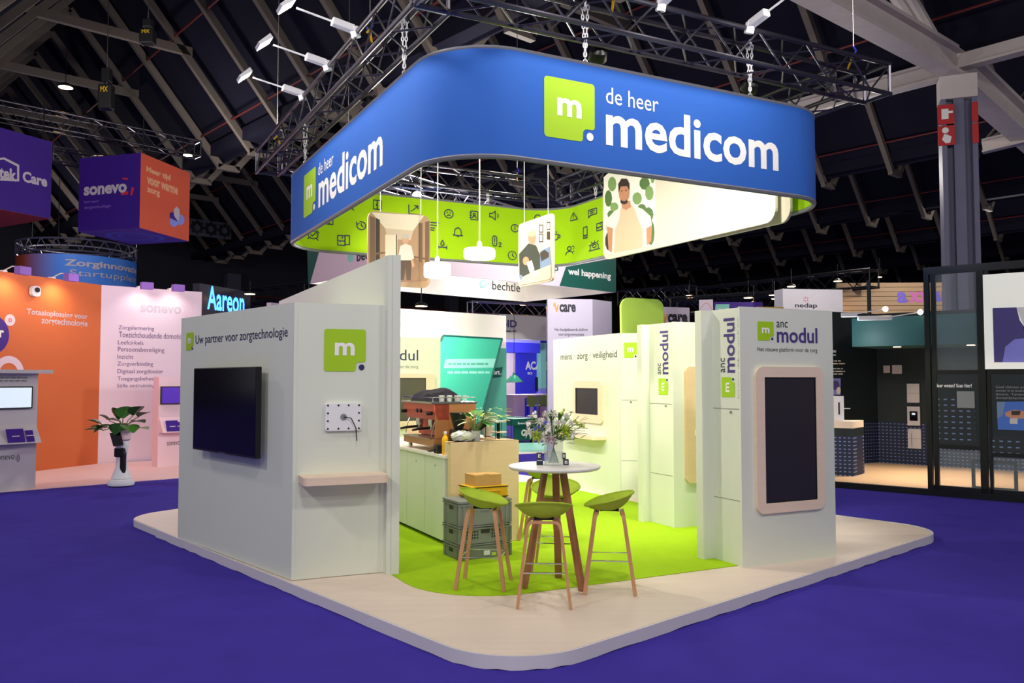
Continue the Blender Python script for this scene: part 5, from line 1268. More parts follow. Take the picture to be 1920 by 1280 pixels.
# robot with plant
rx_, ry_ = G(227, 911)
rb_ = thing('service_robot', 'white service robot with slanted black tablet carrying a plant', 'robot', (rx_, ry_, 0), 0)
MB().lathe([(.18, 0.012), (.215, .02), (.225, .06), (.2, .12), (.17, .135), (.0001, .135)], 28).build('wheel_base', 'lamp_white', rb_, smooth=True)
MB().lathe([(.19, .0), (.2, .02), (.0001, .02)], 24).build('bumper', 'black_plastic', rb_)
MB().lathe([(.17, .14), (.15, .2), (.1, .34), (.085, .5), (.1, .62), (.115, .72), (.1, .8), (.0001, .8)], 28).build('torso', 'lamp_white', rb_, smooth=True)
MB().box(.01, .105, -.112, -.02, .22, .62).build('dark_trim', 'black_plastic', rb_, bev=.03)
MB().box(-.09, .09, -.115, -.02, .52, .68).build('chest_panel', 'black_plastic', rb_, bev=.02)
MB().lathe([(.11, .80), (.15, .83), (.155, .98), (.15, .99), (.13, .99), (.12, .86), (.0001, .86)], 24).build('planter', 'kiosk_pink', rb_, smooth=True)
mm = MB().raw([(-.13, -.2, .95), (.05, -.2, .97), (.14, -.26, .74), (-.03, -.26, .72), (-.13, -.175, .95), (.05, -.175, .97), (.14, -.235, .74), (-.03, -.235, .72)], [(0, 1, 2, 3), (4, 7, 6, 5), (0, 4, 5, 1), (1, 5, 6, 2), (2, 6, 7, 3), (3, 7, 4, 0)]); mm.build('tablet', 'screen_black', rb_)
MB().tube([(0, -.1, .8), (.0, -.22, .84)], .03, 8).build('tablet_arm', 'lamp_white', rb_)
pl_ = thing('leafy_plant', 'large-leaved green plant sitting in the robot planter', 'plant', (rx_, ry_, .87), 0)
rng = random.Random(21)
for k, (dx_, dz_, L, an) in enumerate(((-.42, .22, .26, 160), (-.46, .02, .3, 200), (-.3, .32, .24, 140), (-.1, .38, .28, 100), (.05, .42, .3, 70), (.2, .5, .3, 50), (.32, .45, .26, 20), (.38, .1, .2, -40), (.0, .25, .3, -90), (-.2, .2, .3, -110), (.15, .2, .3, -70), (.25, .3, .26, -30), (-.05, .3, .26, 180), (-.35, .12, .22, 190))):
    tip = Vector((dx_ * .8, rng.uniform(-.12, .12), .1 + dz_ * .55)); MB().tube([(0, 0, .0), tip * .5 + Vector((0, 0, .1)), tip], .008, 5).build('stem', 'stem_green', pl_)
    MB().leaf(tip, (math.cos(math.radians(an)), -.3, math.sin(math.radians(an)) * .5 + .35), L * 1.0, L * 1.1, .16, 6, .3).build('leaf', ('leaf_dark', 'leaf_green', 'leaf_dark')[k % 3], pl_)
# hanging sonevo cubes
def cube(label, near, left, right, ztop_px, zbot_px, dn, dl, dr, prints):
    n_ = Dp(near, 400, dn); l_ = Dp(left, 400, dl); r_ = Dp(right, 400, dr)
    zt = Dp(near, ztop_px, dn).z; zb = Dp(near, zbot_px, dn).z
    P = [(n_.x, n_.y), (r_.x, r_.y), (r_.x + l_.x - n_.x, r_.y + l_.y - n_.y), (l_.x, l_.y)]
    t = thing('hanging_cube', label, 'hanging sign', (n_.x, n_.y, zb))
    o = lambda p: (p[0] - n_.x, p[1] - n_.y)
    Q = [o(p) for p in P]; H_ = zt - zb
    for i, m_ in enumerate(prints):
        a, b = Q[i], Q[(i + 1) % 4]; mm = MB(); mm.face([(a[0], a[1], 0), (b[0], b[1], 0), (b[0], b[1], H_), (a[0], a[1], H_)]); mm.build('fabric_side', m_, t, nrm=False)
    return t, P, zb, H_, Q
t, P, zb, H_, Q = cube('violet and orange hanging cube reading sonevo', 262, 147, 355, 286, 427, 22.0, 22.6, 24.2, ('orange_cloth', 'purple_cloth', 'purple_cloth', 'purple_cloth'))
MB().prism(Q, 0.0, .005).build('fabric_bottom', 'lilac_print', t)
cxq = sum(q[0] for q in Q) / 4; cyq = sum(q[1] for q in Q) / 4
for k, r_ in enumerate((.78, .48, .18)):
    mm = MB()
    for i in range(24):
        a0 = 2 * math.pi * i / 24; a1 = 2 * math.pi * (i + 1) / 24; mm.face([(cxq + r * math.cos(a), cyq + r * math.sin(a), -.004) for r, a in ((r_, a0), (r_, a1), (r_ * .8, a1), (r_ * .8, a0))])
    mm.build('ring_print', 'blue_print', t, nrm=False)
fc1 = Fr(P[3], P[0], zb); fc2 = Fr(P[0], P[1], zb)
def sub(t, fr, nm):
    o = bpy.data.objects.new(nm, None); COL.objects.link(o); o.parent = t; o.location = Vector(fr.loc) - t.location; o.rotation_euler = (0, 0, fr.rz); HOLD.append(o); return o
h_ = sub(t, fc1, 'violet_side_print'); lettering(h_, fc1, 'sonevo', 157, 238, (159, 367), (232, 344), 'pale_print', .04)
lettering(h_, fc1, 'hart voor', 158, 186, (160, 381), (160, 376), 'lilac_print', 0); lettering(h_, fc1, 'zorgtechnologie', 158, 208, (165, 393), (165, 386), 'lilac_print', 0)
paint(h_, fc1, [([(228, 333), (239, 333), (240, 337), (231, 336)], 'red_print'), ([(247, 350), (252, 352), (248, 366), (244, 366)], 'red_print'), ([(226, 362), (240, 358), (241, 364), (228, 366)], 'red_print')])
h_ = sub(t, fc2, 'orange_side_print')
for i, (s_, x0, x1, yb_, yt_) in enumerate((('Meer tijd', 274, 320, 326, 312), ('voor warme', 275, 334, 346, 332), ('zorg', 275, 300, 364, 352))): lettering(h_, fc2, s_, x0, x1, ((x0) + 4, yb_), (x0 + 4, yt_), 'peach_print', .05)
paint(h_, fc2, [(el(338, 412, 8, 10), 'blue_print'), (el(326, 416, 8, 9), 'blue_print'), ([(334, 416), (318, 408), (318, 400), (322, 397), (328, 402)], 'purple_cloth'), ([(334, 416), (326, 404), (326, 392), (331, 387), (336, 392), (337, 402)], 'pale_print')])
t0, P, zb, H_, Q = cube('violet hanging cube with a framed name and the word Care', -40, -160, 95, 229, 385, 20.0, 21.6, 21.7, ('purple_cloth', 'purple_cloth', 'purple_cloth', 'orange_cloth'))
MB().prism(Q, 0.0, .005).build('fabric_bottom', 'orange_cloth', t0)
fc3 = Fr(P[0], P[1], zb); h_ = sub(t0, fc3, 'care_print')
lettering(h_, fc3, 'Care', 42, 89, (44, 341), (44, 320), 'pale_print', .04); lettering(h_, fc3, 'tek', -2, 31, (0, 334), (0, 311), 'pale_print', .04)
paint(h_, fc3, [([(-8, 297), (8, 295), (36, 309), (36, 340), (-8, 338), (-8, 334), (32, 336), (32, 312), (7, 299), (-8, 301)], 'pale_print')])
for tt, fr_, nm in ((t, fc2, 1), (t0, fc3, 2)):
    for f in (.1, .9): MB().tube([(fr_.world(fr_.L * f, .1, 0) - tt.location) + Vector((0, 0, H_)), (fr_.world(fr_.L * f, .1, 0) - tt.location) + Vector((0, 0, H_ + 1.0))], .015, 5).build('sling', 'black_metal', tt)
# trusses above the cubes
c1 = Dp(-40, 188, 21); c2 = Dp(372, 262, 25)
truss('truss_beam', 'black lattice truss carrying the sonevo cubes', (c1.x, c1.y), (c2.x, c2.y), c1.z - .4, .45, 'truss_dark', parts=True, r=.03)
c3 = Dp(95, 290, 24.5); c4 = Dp(300, 310, 26.5)
truss('truss_beam', 'thin black truss directly over the sonevo cube', (c3.x, c3.y), (c4.x, c4.y), c3.z - .2, .4, 'truss_dark', parts=False, r=.028)
def downlight(p, r_, label, grp=None, e=0, drop=.5, col_=(1, .9, .78)):
    t = thing('downlight', label, 'lamp', tuple(p), 0, grp)
    MB().lathe([(r_, 0), (r_, r_ * .25), (r_ * .5, r_ * .6), (.02, r_ * .7)], 20).build('housing', 'black_metal', t, smooth=True)
    MB().lathe([(r_ * .92, -.004), (.0001, -.004)], 20).build('lens', 'downlight_glow', t)
    MB().tube([(0, 0, r_ * .6), (0, 0, drop)], .012, 5).build('stem', 'black_metal', t)
    if e: light('SPOT', 'downlight_beam', Vector(p) - Vector((0, 0, .05)), e, col_, Vector(p) - Vector((0, 0, 3)), .1, 120, .8)
downlight(Dp(352, 291, 24.6), .14, 'small round downlight at the end of the cube truss', e=120)
downlight(Dp(123, 164, 26), .22, 'lone bright lamp high under the dark roof above the violet cubes', e=60, drop=2)
# round truss with blue and brown drum sign
dc = Dp(135, 487, 36); zr = dc.z; Rd = 103 / F * 36
dr = thing('drum_sign', 'round hanging drum sign fading from brown to blue under a silver ring truss', 'hanging sign', (dc.x, dc.y + Rd * .2, zr - 2.0))
m_ = bpy.data.materials.new('drum_print'); m_.use_nodes = True; nt = m_.node_tree; MATS['drum_print'] = m_
tc = nt.nodes.new('ShaderNodeTexCoord'); sx_ = nt.nodes.new('ShaderNodeSeparateXYZ'); cr_ = nt.nodes.new('ShaderNodeMapRange'); rp = nt.nodes.new('ShaderNodeValToRGB')
cr_.inputs[1].default_value = -Rd; cr_.inputs[2].default_value = Rd
rp.color_ramp.elements[0].color = (lin(150), lin(60), lin(30), 1); rp.color_ramp.elements[1].color = (lin(60), lin(130), lin(230), 1); rp.color_ramp.elements[0].position = .25; rp.color_ramp.elements[1].position = .6
nt.links.new(tc.outputs['Object'], sx_.inputs[0]); nt.links.new(sx_.outputs[0], cr_.inputs[0]); nt.links.new(cr_.outputs[0], rp.inputs[0]); nt.links.new(rp.outputs[0], nt.nodes['Principled BSDF'].inputs['Base Color'])
mm = MB(); n = 48
mm.raw([(Rd * math.cos(2 * math.pi * k / n), Rd * math.sin(2 * math.pi * k / n), z) for z in (0, 2.0) for k in range(n)], [(k, (k + 1) % n, n + (k + 1) % n, n + k) for k in range(n)]).build('drum_skin', 'drum_print', dr, smooth=True)
for s_, z0, z1, x0, x1, wt in (('Zorginnovatie', 1.42, 1.78, .65, 4.3, .03), ('Startupplein', 1.02, 1.36, .85, 4.2, 0)):
    vs, fs = text_geo(s_, wt); mb = MB().mat('pale_print')
    mb.raw([((Rd + .02) * math.sin((x0 + u * (x1 - x0)) / Rd), -(Rd + .02) * math.cos((x0 + u * (x1 - x0)) / Rd), z0 + v * (z1 - z0)) for u, v in vs], fs); mb.build('lettering', parent=dr, nrm=False)
for r_, z in ((Rd * 1.0, 2.15), (Rd * 1.0, 2.65), (Rd * .88, 2.4)): MB().tube([(r_ * math.cos(2 * math.pi * k / n), r_ * math.sin(2 * math.pi * k / n), z) for k in range(n)], .04, 6, closed=True).build('ring_chord', 'truss_silver', dr, smooth=True)
for k in range(n):
    a0 = 2 * math.pi * k / n; a1 = 2 * math.pi * (k + 1) / n; zz = (2.15, 2.65)
    MB().tube([(Rd * math.cos(a0), Rd * math.sin(a0), zz[k % 2]), (Rd * math.cos(a1), Rd * math.sin(a1), zz[1 - k % 2])], .02, 4, caps=False).build('brace', 'truss_silver', dr)
for a in (.3, 2.4, 4.4): MB().tube([(Rd * math.cos(a), Rd * math.sin(a), 2.65), (Rd * math.cos(a), Rd * math.sin(a), 6)], .02, 4).build('cable', 'black_metal', dr)
light('SPOT', 'drum_lamp', (dc.x + 2, dc.y - 7, zr + 2), 500, (1, .95, .95), (dc.x, dc.y - Rd, zr - 1), .1, 70)
# Aareon stand
a0 = Dp(384, 590, 30); a1 = Dp(462, 578, 32.5); fA_ = Fr((a0.x, a0.y), (a1.x, a1.y), 0)
ar = thing('lit_sign', 'glowing blue Aareon letters on a dark hanging board', 'sign', fA_.loc, fA_.rz)
z0 = fA_.uv(400, 610)[1]; z1 = fA_.uv(400, 535)[1]
M('violet_black', (26, 20, 50), .4); MB().box(-.3, fA_.L + .3, .02, .3, 0, z1).build('backing_wall', 'violet_black', ar)
lettering(ar, fA_, 'Aareon', 388.5, 458.5, (390, 580), (450, 545), 'neon_blue', .02)
c5 = Dp(384, 545, 33); c6 = Dp(466, 532, 36); c7 = Dp(592, 543, 33)
truss('truss_beam', 'black truss behind the glowing Aareon letters', (c5.x, c5.y), (c6.x, c6.y), c5.z - .3, .5, 'black_metal', parts=False, r=.04)
truss('truss_beam', 'black truss running from Aareon toward the partition wall', (c6.x, c6.y), (c7.x, c7.y), c7.z - .3, .6, 'black_metal', parts=False, r=.04)
downlight(Dp(468.5, 551, 31), .2, 'round downlight beside the Aareon letters', e=40); downlight(Dp(570.5, 559, 29), .2, 'round downlight under the truss near the partition wall', e=40)
fb = Fr((Dp(508, 590, 27).x, 27), (Dp(600, 560, 29).x, 29), 0); bb = thing('stand_wall', 'pale lilac stand wall peeking over the television block', 'wall panel', fb.loc, fb.rz); MB().box(0, fb.L, 0, .2, 0, fb.uv(510, 567)[1]).build('board', 'lilac_wall', bb)
# ================================================================== bechtle stand
ZBe = CZ + 2.6
b0 = G(730, 504, ZBe); b1 = G(1155, 548, ZBe); b2 = G(578, 532, ZBe); b2 = (b0[0] + (b2[0] - b0[0]) * 1.0, b0[1] + (b2[1] - b0[1]) * 1.0); b3 = (b1[0] + b2[0] - b0[0], b1[1] + b2[1] - b0[1])
fbe = Fr(b0, b1, ZBe); HBe = fbe.uv(1155, 483)[1]; fbl = Fr(b2, b0, ZBe)
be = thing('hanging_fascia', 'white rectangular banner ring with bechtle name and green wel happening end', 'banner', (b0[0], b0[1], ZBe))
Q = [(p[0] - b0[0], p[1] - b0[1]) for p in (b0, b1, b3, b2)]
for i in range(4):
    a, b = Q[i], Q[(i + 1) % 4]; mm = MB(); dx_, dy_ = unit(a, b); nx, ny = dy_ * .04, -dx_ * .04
    mm.prism([(a[0], a[1]), (b[0], b[1]), (b[0] - nx, b[1] - ny), (a[0] - nx, a[1] - ny)], 0, HBe); mm.build('fabric_side', 'cream_wall' if i in (1, 2) else 'lilac_wall', be)  # white cloth: far sides coloured cream for the warm light inside the ring
h_ = sub(be, fbe, 'long_side_print')
paint(h_, fbe, [([(1061, 500), (1155, 483), (1155, 548), (1049, 536)], 'teal_dark')])
lettering(h_, fbe, 'wel happening', 1065, 1145, (1110, 523), (1068, 502), 'white_print', .03, y=-.006); lettering(h_, fbe, 'hulp', 1015, 1047, (1042, 512), (1020, 492), 'teal_dark', .02)
h_ = sub(be, fbl, 'short_side_print')
paint(h_, fbl, [([(576, 470), (600, 466), (581, 533), (578, 533)], 'teal_dark'), (el(657, 483, 6, 9), 'mint')])
lettering(h_, fbl, 'bechtle', 669, 720, (672, 490), (672, 470), 'dark_print', .02)
fbi = Fr(b2, b3, ZBe); h_ = sub(be, fbi, 'inner_print'); lettering(h_, fbi, 'bechtle', 921, 973, (925, 543), (925, 527), 'dark_print', .0, y=-.06); paint(h_, fbi, [(el(906, 532, 7, 8), 'mint')], d=-.06); paint(h_, fbi, [(el(907, 531, 3.5, 4), 'cream_wall')], d=-.062)
for q in Q: MB().tube([(q[0], q[1], HBe), (q[0], q[1], HBe + 3)], .015, 5).build('cable', 'black_metal', be)
for f in (.25, .75): light('SPOT', 'bechtle_lamp', fbe.world(fbe.L * f, 1.5, 1.5), 600, (1, .96, .9), fbe.world(fbe.L * f, 4, -3), .1, 110)
# lower walls
s0 = Dp(735, 580, 18.0); fbw = Fr((s0.x, s0.y), (s0.x + B[0], s0.y + B[1]), 0)
wE = fbw.uv(949, 600)[0]; hW = fbw.uv(749, 578)[1]
bw = thing('stand_wall', 'white bechtle stand wall with mint green lower panel behind the coffee counter', 'wall panel', fbw.loc, fbw.rz)
MB().box(0, wE, 0, .12, 0, hW).build('board', 'cream_wall', bw)
x0 = fbw.uv(826, 700)[0]; z1 = fbw.uv(900, 651)[1]; MB().box(x0, wE + .002, -.012, 0, .0, z1).build('green_panel', 'teal_wall', bw)
paint(bw, fbw, [([(924, 690), (942, 692), (939, 702), (920, 700)], 'cream_wall'), ([(926, 703), (943, 704), (939, 706), (924, 706)], 'teal_dark'), ([(921, 694), (942, 690), (939, 690), (921, 690)], 'cream_wall')], d=-.012)
paint(bw, fbw, [([(920, 690), (943, 688), (938, 707), (915, 709)], 'teal_dark')], d=-.013)
lettering(bw, fbw, 'ort.', 924.5, 938.5, (915, 702), (915, 694), 'white_print', .03, d=-.014)
gp = Fr(tuple(fbw.world(0, -.5, 0))[:2], tuple(fbw.world(1, -.5, 0))[:2], 0)
pr = thing('display_prism', 'slanted mint green glass display panel with dark edges', 'display panel', gp.loc, gp.rz)
V = [gp.uv(x, y) for x, y in ((826, 640), (831, 629), (941, 635), (906, 765))]; zb_ = .0; V = V + [(V[3][0] - .35, 0.0), (V[0][0], 0.0)]
MB().plate(V, 0, .05).build('glass_panel', 'teal_glass', pr)
for a, b in zip(V[:4], V[1:5]): MB().tube([(a[0], -.01, a[1]), (b[0], -.01, b[1])], .022, 6).build('edge_strip', 'teal_dark', pr)
paint(pr, gp, [([(835, 673), (930, 672), (926, 689), (832, 690)], 'mint')]); bars(pr, gp, 840, 915, 680, 684, 'teal_wall', seed=4); bars(pr, gp, 838, 918, 696, 700, 'mint', seed=5)
# header beam and blue academy stand
s1_ = Dp(947, 590, 29.5); fh = Fr((s1_.x, s1_.y), (s1_.x + B[0], s1_.y + B[1]), 0)
hd = thing('stand_header', 'cream header board reading oID above the blue stand', 'header', fh.loc, fh.rz)
hz0 = fh.uv(960, 635)[1]; hz1 = fh.uv(949, 589)[1]; hx1 = fh.uv(1040, 600)[0]
MB().box(0, hx1, 0, .2, hz0, hz1).build('board', 'cream_wall', hd); MB().box(-.1, 0, 0, .2, 0, hz1).build('post', 'cream_wall', hd); MB().box(hx1, hx1 + .1, 0, .2, 0, hz1).build('post', 'cream_wall', hd)
lettering(hd, fh, 'oID', 940, 969, (950, 613), (960, 600), 'purple_print', .02); bars(hd, fh, 946, 968, 619.5, 622, 'grey_print', seed=6)
ya = 41.0; fa = Fr((Dp(945, 600, ya).x, ya), (Dp(945, 600, ya).x + B[0], ya + B[1]), 0)
ac = thing('stand_wall', 'bright blue academy stand wall with white letters', 'wall panel', fa.loc, fa.rz)
zt2 = fa.uv(980, 632)[1]; xe = fa.uv(1040, 700)[0]
MB().box(0, xe, 0, .2, 0, zt2).build('board', 'academy_blue', ac)
def px_box(parent, fr, name, mat, x0, y0, x1, y1, d0, d1):
    a = fr.uv(x0, y1, d0); b = fr.uv(x1, y0, d0); return MB().box(a[0], b[0], d0, d1, max(a[1], .001), b[1]).build(name, mat, parent)
px_box(ac, fa, 'lilac_strip', 'lilac_wall', 949, 660, 966, 800, -.3, 0); px_box(ac, fa, 'mint_strip', 'mint', 1014, 643, 1024, 728, -.3, 0); px_box(ac, fa, 'lilac_base', 'lilac_blue', 1014, 728, 1024, 800, -.3, 0)
px_box(ac, fa, 'canopy', 'academy_blue', 949, 638, 1013, 660, -1.2, -.001); px_box(ac, fa, 'sky_strip', 'lilac_blue', 949, 634, 1013, 641, -1.3, -1.2)
lettering(ac, fa, 'ACADE', 985, 1030, (990, 693), (990, 677), 'white_print', .04, d=-.05); lettering(ac, fa, 'SO', 989, 998, (990, 702), (990, 697), 'white_print', .04, d=-.05); px_box(ac, fa, 'monitor', 'screen_black', 1006, 707, 1013, 733, -.1, -.01)
dk0 = Dp(964, 790, 37.0); fdk = Fr((dk0.x, dk0.y), (dk0.x + B[0], dk0.y + B[1]), 0)
dk = thing('reception_desk', 'pale pink reception desk in front of the blue academy wall', 'desk', fdk.loc, fdk.rz); xw = fdk.uv(1000, 780)[0]; zd = fdk.uv(975, 742)[1]
MB().box(0, xw, 0, .6, 0, zd).build('body', 'kiosk_pink', dk); MB().box(-.03, xw + .9, -.05, .65, zd, zd + .06).build('desk_top', 'kiosk_pink', dk); MB().box(xw + .8, xw + .88, 0, .6, 0, zd).build('end_leg', 'kiosk_pink', dk); MB().box(xw * .55, xw * .8, -.02, 0, 0, zd - .1).build('blue_stripe', 'academy_blue', dk)
M('chair_olive', (112, 128, 70), .7)
def chair(px, y, label):
    c = Dp(px, 780, y); t = thing('bar_chair', label, 'chair', (c.x, c.y, 0), 0, 'olive chairs at the academy desk')
    MB().plate(rr(-.22, .78, .22, 1.2, .12), -.02, .02).build('backrest', 'chair_olive', t); MB().box(-.22, .22, -.0, .4, .72, .78).build('seat', 'chair_olive', t, bev=.02)
    for x in (-.2, .2):
        for yy in (0, .36): MB().tube([(x, yy, 0), (x * .9, yy, .74)], .014, 6).build('leg', 'black_metal', t)
chair(997, 35.8, 'olive bar chair in front of the pink desk'); chair(1019, 36.4, 'olive bar chair half hidden by the lavender wall')
# pool table
p0 = G(965, 831); p1 = G(1000, 829.5); fp = Fr(p0, p1, 0); Wp = fp.L
pt = thing('pool_table', 'dark green branded pool table with mint playing cloth', 'pool table', fp.loc, fp.rz)
zt3 = fp.uv(965, 785)[1]
MB().box(0, Wp, 0, .08, .08, zt3 - .2).build('end_panel', 'teal_dark', pt); MB().box(-.15, Wp + .15, -.1, 2.2, zt3 - .2, zt3 - .05).build('table_frame', 'teal_dark', pt); MB().box(-.05, Wp + .05, 0, 2.1, zt3 - .05, zt3 - .02).build('playing_cloth', 'mint', pt)
for a in ((-.15, -.02, -.1, 2.2), (Wp + .02, Wp + .15, -.1, 2.2), (-.02, Wp + .02, -.1, .0), (-.02, Wp + .02, 2.1, 2.2)): MB().box(*a, zt3 - .05, zt3).build('cushion_rail', 'teal_dark', pt)
MB().box(0, Wp, 2.0, 2.08, 0, zt3 - .2).build('end_panel', 'teal_dark', pt); MB().box(.0, .08, .0, .08, 0, .08).build('foot', 'black_metal', pt); MB().box(Wp - .08, Wp, 0, .08, 0, .08).build('foot', 'black_metal', pt)
mm = MB().mat('cream_wall'); mm.face([(x, -.003, z) for x, z in circ(Wp * .5, zt3 * .42, .1, 18)]); mm.mat('teal_dark'); mm.face([(x, -.005, z) for x, z in rr(Wp * .5 - .045, zt3 * .42 - .04, Wp * .5 + .045, zt3 * .42 + .04, .01)]); mm.build('round_mark', parent=pt, nrm=False)
mm = MB().mat('white_print'); put_text(mm, 'bechtle', .05, zt3 - .16, Wp - .05, zt3 - .09, -.103, .02); mm.build('lettering', parent=pt, nrm=False)
lc = Dp(964, 716, 23.5); lm = thing('pool_lamp', 'green glass cone lamp hanging over the pool table', 'pendant lamp', tuple(lc))
MB().lathe([(.26, 0), (.1, .17), (.04, .2), (.04, .26)], 16).build('shade', 'teal_glass', lm, smooth=True); MB().tube([(0, 0, .26), (0, 0, 2.2)], .008, 5).build('cord', 'black_metal', lm); MB().tube([(.26 * math.cos(2 * math.pi * k / 16), .26 * math.sin(2 * math.pi * k / 16), 0) for k in range(16)], .015, 5, closed=True).build('rim', 'truss_silver', lm)
P_ = [G(x, y) for x, y in ((880, 833), (1060, 829), (1060, 845), (880, 851))]; tag(MB().prism(P_, .001, .01).build('floor_runner', 'mint'), 'mint carpet strip under the pool table', 'carpet')
P_ = [G(x, y) for x, y in ((880, 851.3), (1060, 845.3), (1060, 848), (880, 855))]; tag(MB().prism(P_, .001, .01).build('floor_strip', 'cream_wall'), 'thin cream floor strip along the mint carpet', 'floor strip')
c5 = Dp(880, 583, 30); c6 = Dp(1035, 584, 30); truss('truss_beam', 'silver truss crossing above the blue academy stand', (c5.x, 30), (c6.x, 31.5), c5.z - .1, .45, 'truss_silver', parts=False, r=.03)
downlight(Dp(985, 571, 32), .28, 'wide bright downlight above the blue academy stand', e=300); downlight(Dp(790, 574, 21), .16, 'flat downlight above the white bechtle wall', e=200)
light('POINT', 'academy_lamp', Dp(985, 680, 37.5), 420, (1, .95, 1), None, .2); pq0 = Dp(690, 352, 18.6); pq1 = Dp(965, 388, 23.4); truss('truss_beam', 'silver truss hanging over the bechtle banner ring', (pq0.x, pq0.y), (pq1.x, pq1.y), (pq0.z + pq1.z) / 2 - .2, .4, 'truss_silver', parts=False, r=.03)
light('POINT', 'bechtle_stand_lamp', Dp(880, 640, 16.6) + Vector((0, 0, .4)), 380, (1, .95, .88), None, .2)
# vcare stand
yv = 20.5; fv = Fr((Dp(1027, 600, yv).x, yv), (Dp(1027, 600, yv).x + 1, yv + .12), 0); xv = fv.uv(1111, 600)[0]; hv2 = fv.uv(1030, 560)[1]
vc = thing('stand_wall', 'tall lavender vcare stand wall with gold and dark lettering', 'wall panel', fv.loc, fv.rz)
MB().box(0, xv, 0, .15, 0, hv2).build('board', 'vcare_grey', vc); MB().raw([(xv, 0, 0), (xv + .62, .55, 0), (xv + .62, .55, hv2), (xv, 0, hv2), (xv, .15, 0), (xv + .6, .7, 0), (xv + .6, .7, hv2), (xv, .15, hv2)], [(0, 1, 2, 3), (4, 7, 6, 5), (0, 4, 5, 1), (1, 5, 6, 2), (2, 6, 7, 3)]).build('side_board', 'vcare_grey', vc)
lettering(vc, fv, 'care', 1049, 1079.5, (1060, 585), (1060, 570), 'dark_print', .04); paint(vc, fv, [([(1037, 572), (1039, 567), (1041, 567), (1043, 577), (1045.5, 571), (1048, 571), (1045, 585), (1042.5, 585), (1040, 573), (1038.5, 576)], 'gold_print')])
lettering(vc, fv, 'Het cloudgebaseerde platform', 1040, 1102, (1060, 622), (1060, 614.5), 'dark_print', .01); lettering(vc, fv, 'voor zorgcommunicatie', 1047, 1095, (1060, 631), (1060, 624), 'dark_print', .01)
for k in range(3): paint(vc, fv, [(el(1040.5 + 3.2 * k, 648, 1, 1.2, 8), 'dark_print')], name='dot_print')
paint(vc, fv, [([(1042, 694), (1047, 680), (1052, 678), (1052, 700), (1046, 700)], 'gold_print')])
yv = 25; fv2 = Fr((Dp(1236, 600, yv).x, yv), (Dp(1236, 600, yv).x + 1, yv + .35), 0); vs2 = thing('stand_sign', 'smaller lavender vcare sign behind the anc modul blocks', 'sign', fv2.loc, fv2.rz)
MB().box(-.3, fv2.uv(1293, 600)[0], 0, .15, 0, fv2.uv(1240, 575)[1]).build('board', 'vcare_grey', vs2); lettering(vs2, fv2, 'care', 1252, 1289, (1260, 606), (1260, 588), 'dark_print', .05); paint(vs2, fv2, [([(1242, 582), (1245, 582), (1247, 596), (1249.5, 588), (1252, 589), (1248, 606), (1245, 606)], 'gold_print')])
yv = 24; fv3 = Fr((Dp(1311, 600, yv).x, yv), (Dp(1311, 600, yv).x + 1, yv - .3), 0); vs3 = thing('stand_wall', 'narrow pale upright panel with arch line behind the tall-screen block', 'wall panel', fv3.loc, fv3.rz); MB().box(0, fv3.uv(1337, 600)[0], 0, .1, 0, fv3.uv(1311, 562)[1]).build('board', 'lilac_wall', vs3)
MB().tube([(fv3.uv(1313 + 22 * k / 8, 580 - 12 * math.sin(math.pi * k / 8))[0], -.002, fv3.uv(1313, 580 - 12 * math.sin(math.pi * k / 8))[1]) for k in range(9)], .006, 4).build('arch_line', 'gold_print', vs3)
light('SPOT', 'vcare_lamp', fv.world(.6, -2.6, hv2 + .6), 260, (1, .95, .95), fv.world(.8, 0, hv2 - 1.0), .1, 100); light('SPOT', 'bechtle_front_lamp', fbe.world(fbe.L * .6, -3, 1.6), 420, (1, .95, .92), fbe.world(fbe.L * .6, 0, .4), .1, 120)
# ================================================================== dark stand on the right
def dotmat(name, base, dot, kx, kz, fx=.45, fz=.22, axis=0):
    m = bpy.data.materials.new(name); m.use_nodes = True; nt = m.node_tree; MATS[name] = m; p = nt.nodes['Principled BSDF']; p.inputs['Roughness'].default_value = .6
    tc = nt.nodes.new('ShaderNodeTexCoord'); sp = nt.nodes.new('ShaderNodeSeparateXYZ'); nt.links.new(tc.outputs['Object'], sp.inputs[0])
    def comp(out, k, f):
        a = nt.nodes.new('ShaderNodeMath'); a.operation = 'MULTIPLY'; a.inputs[1].default_value = k; nt.links.new(out, a.inputs[0])
        b = nt.nodes.new('ShaderNodeMath'); b.operation = 'FRACT'; nt.links.new(a.outputs[0], b.inputs[0])
        c = nt.nodes.new('ShaderNodeMath'); c.operation = 'LESS_THAN'; c.inputs[1].default_value = f; nt.links.new(b.outputs[0], c.inputs[0]); return c.outputs[0]
    mu = nt.nodes.new('ShaderNodeMath'); mu.operation = 'MULTIPLY'; nt.links.new(comp(sp.outputs[axis], kx, fx), mu.inputs[0]); nt.links.new(comp(sp.outputs[2], kz, fz), mu.inputs[1])
    mx = nt.nodes.new('ShaderNodeMix'); mx.data_type = 'RGBA'; mx.inputs[6].default_value = tuple(lin(v) for v in base) + (1,); mx.inputs[7].default_value = tuple(lin(v) for v in dot) + (1,)
    nt.links.new(mu.outputs[0], mx.inputs[0]); nt.links.new(mx.outputs[2], p.inputs['Base Color'])
dotmat('dots_blue', (20, 30, 62), (120, 146, 206), 12, 14)
dotmat('dots_blue_y', (20, 30, 62), (120, 146, 206), 12, 14, axis=1)
dotmat('dots_dark', (20, 28, 34), (104, 128, 160), 9, 11)
d0 = G(1540, 912); d1 = G(1960, 946.5); fD_ = Fr(d0, d1, 0)
fDl = thing('stand_floor', 'oak plank floor of the dark glazed stand', 'stand floor', fD_.loc, fD_.rz)
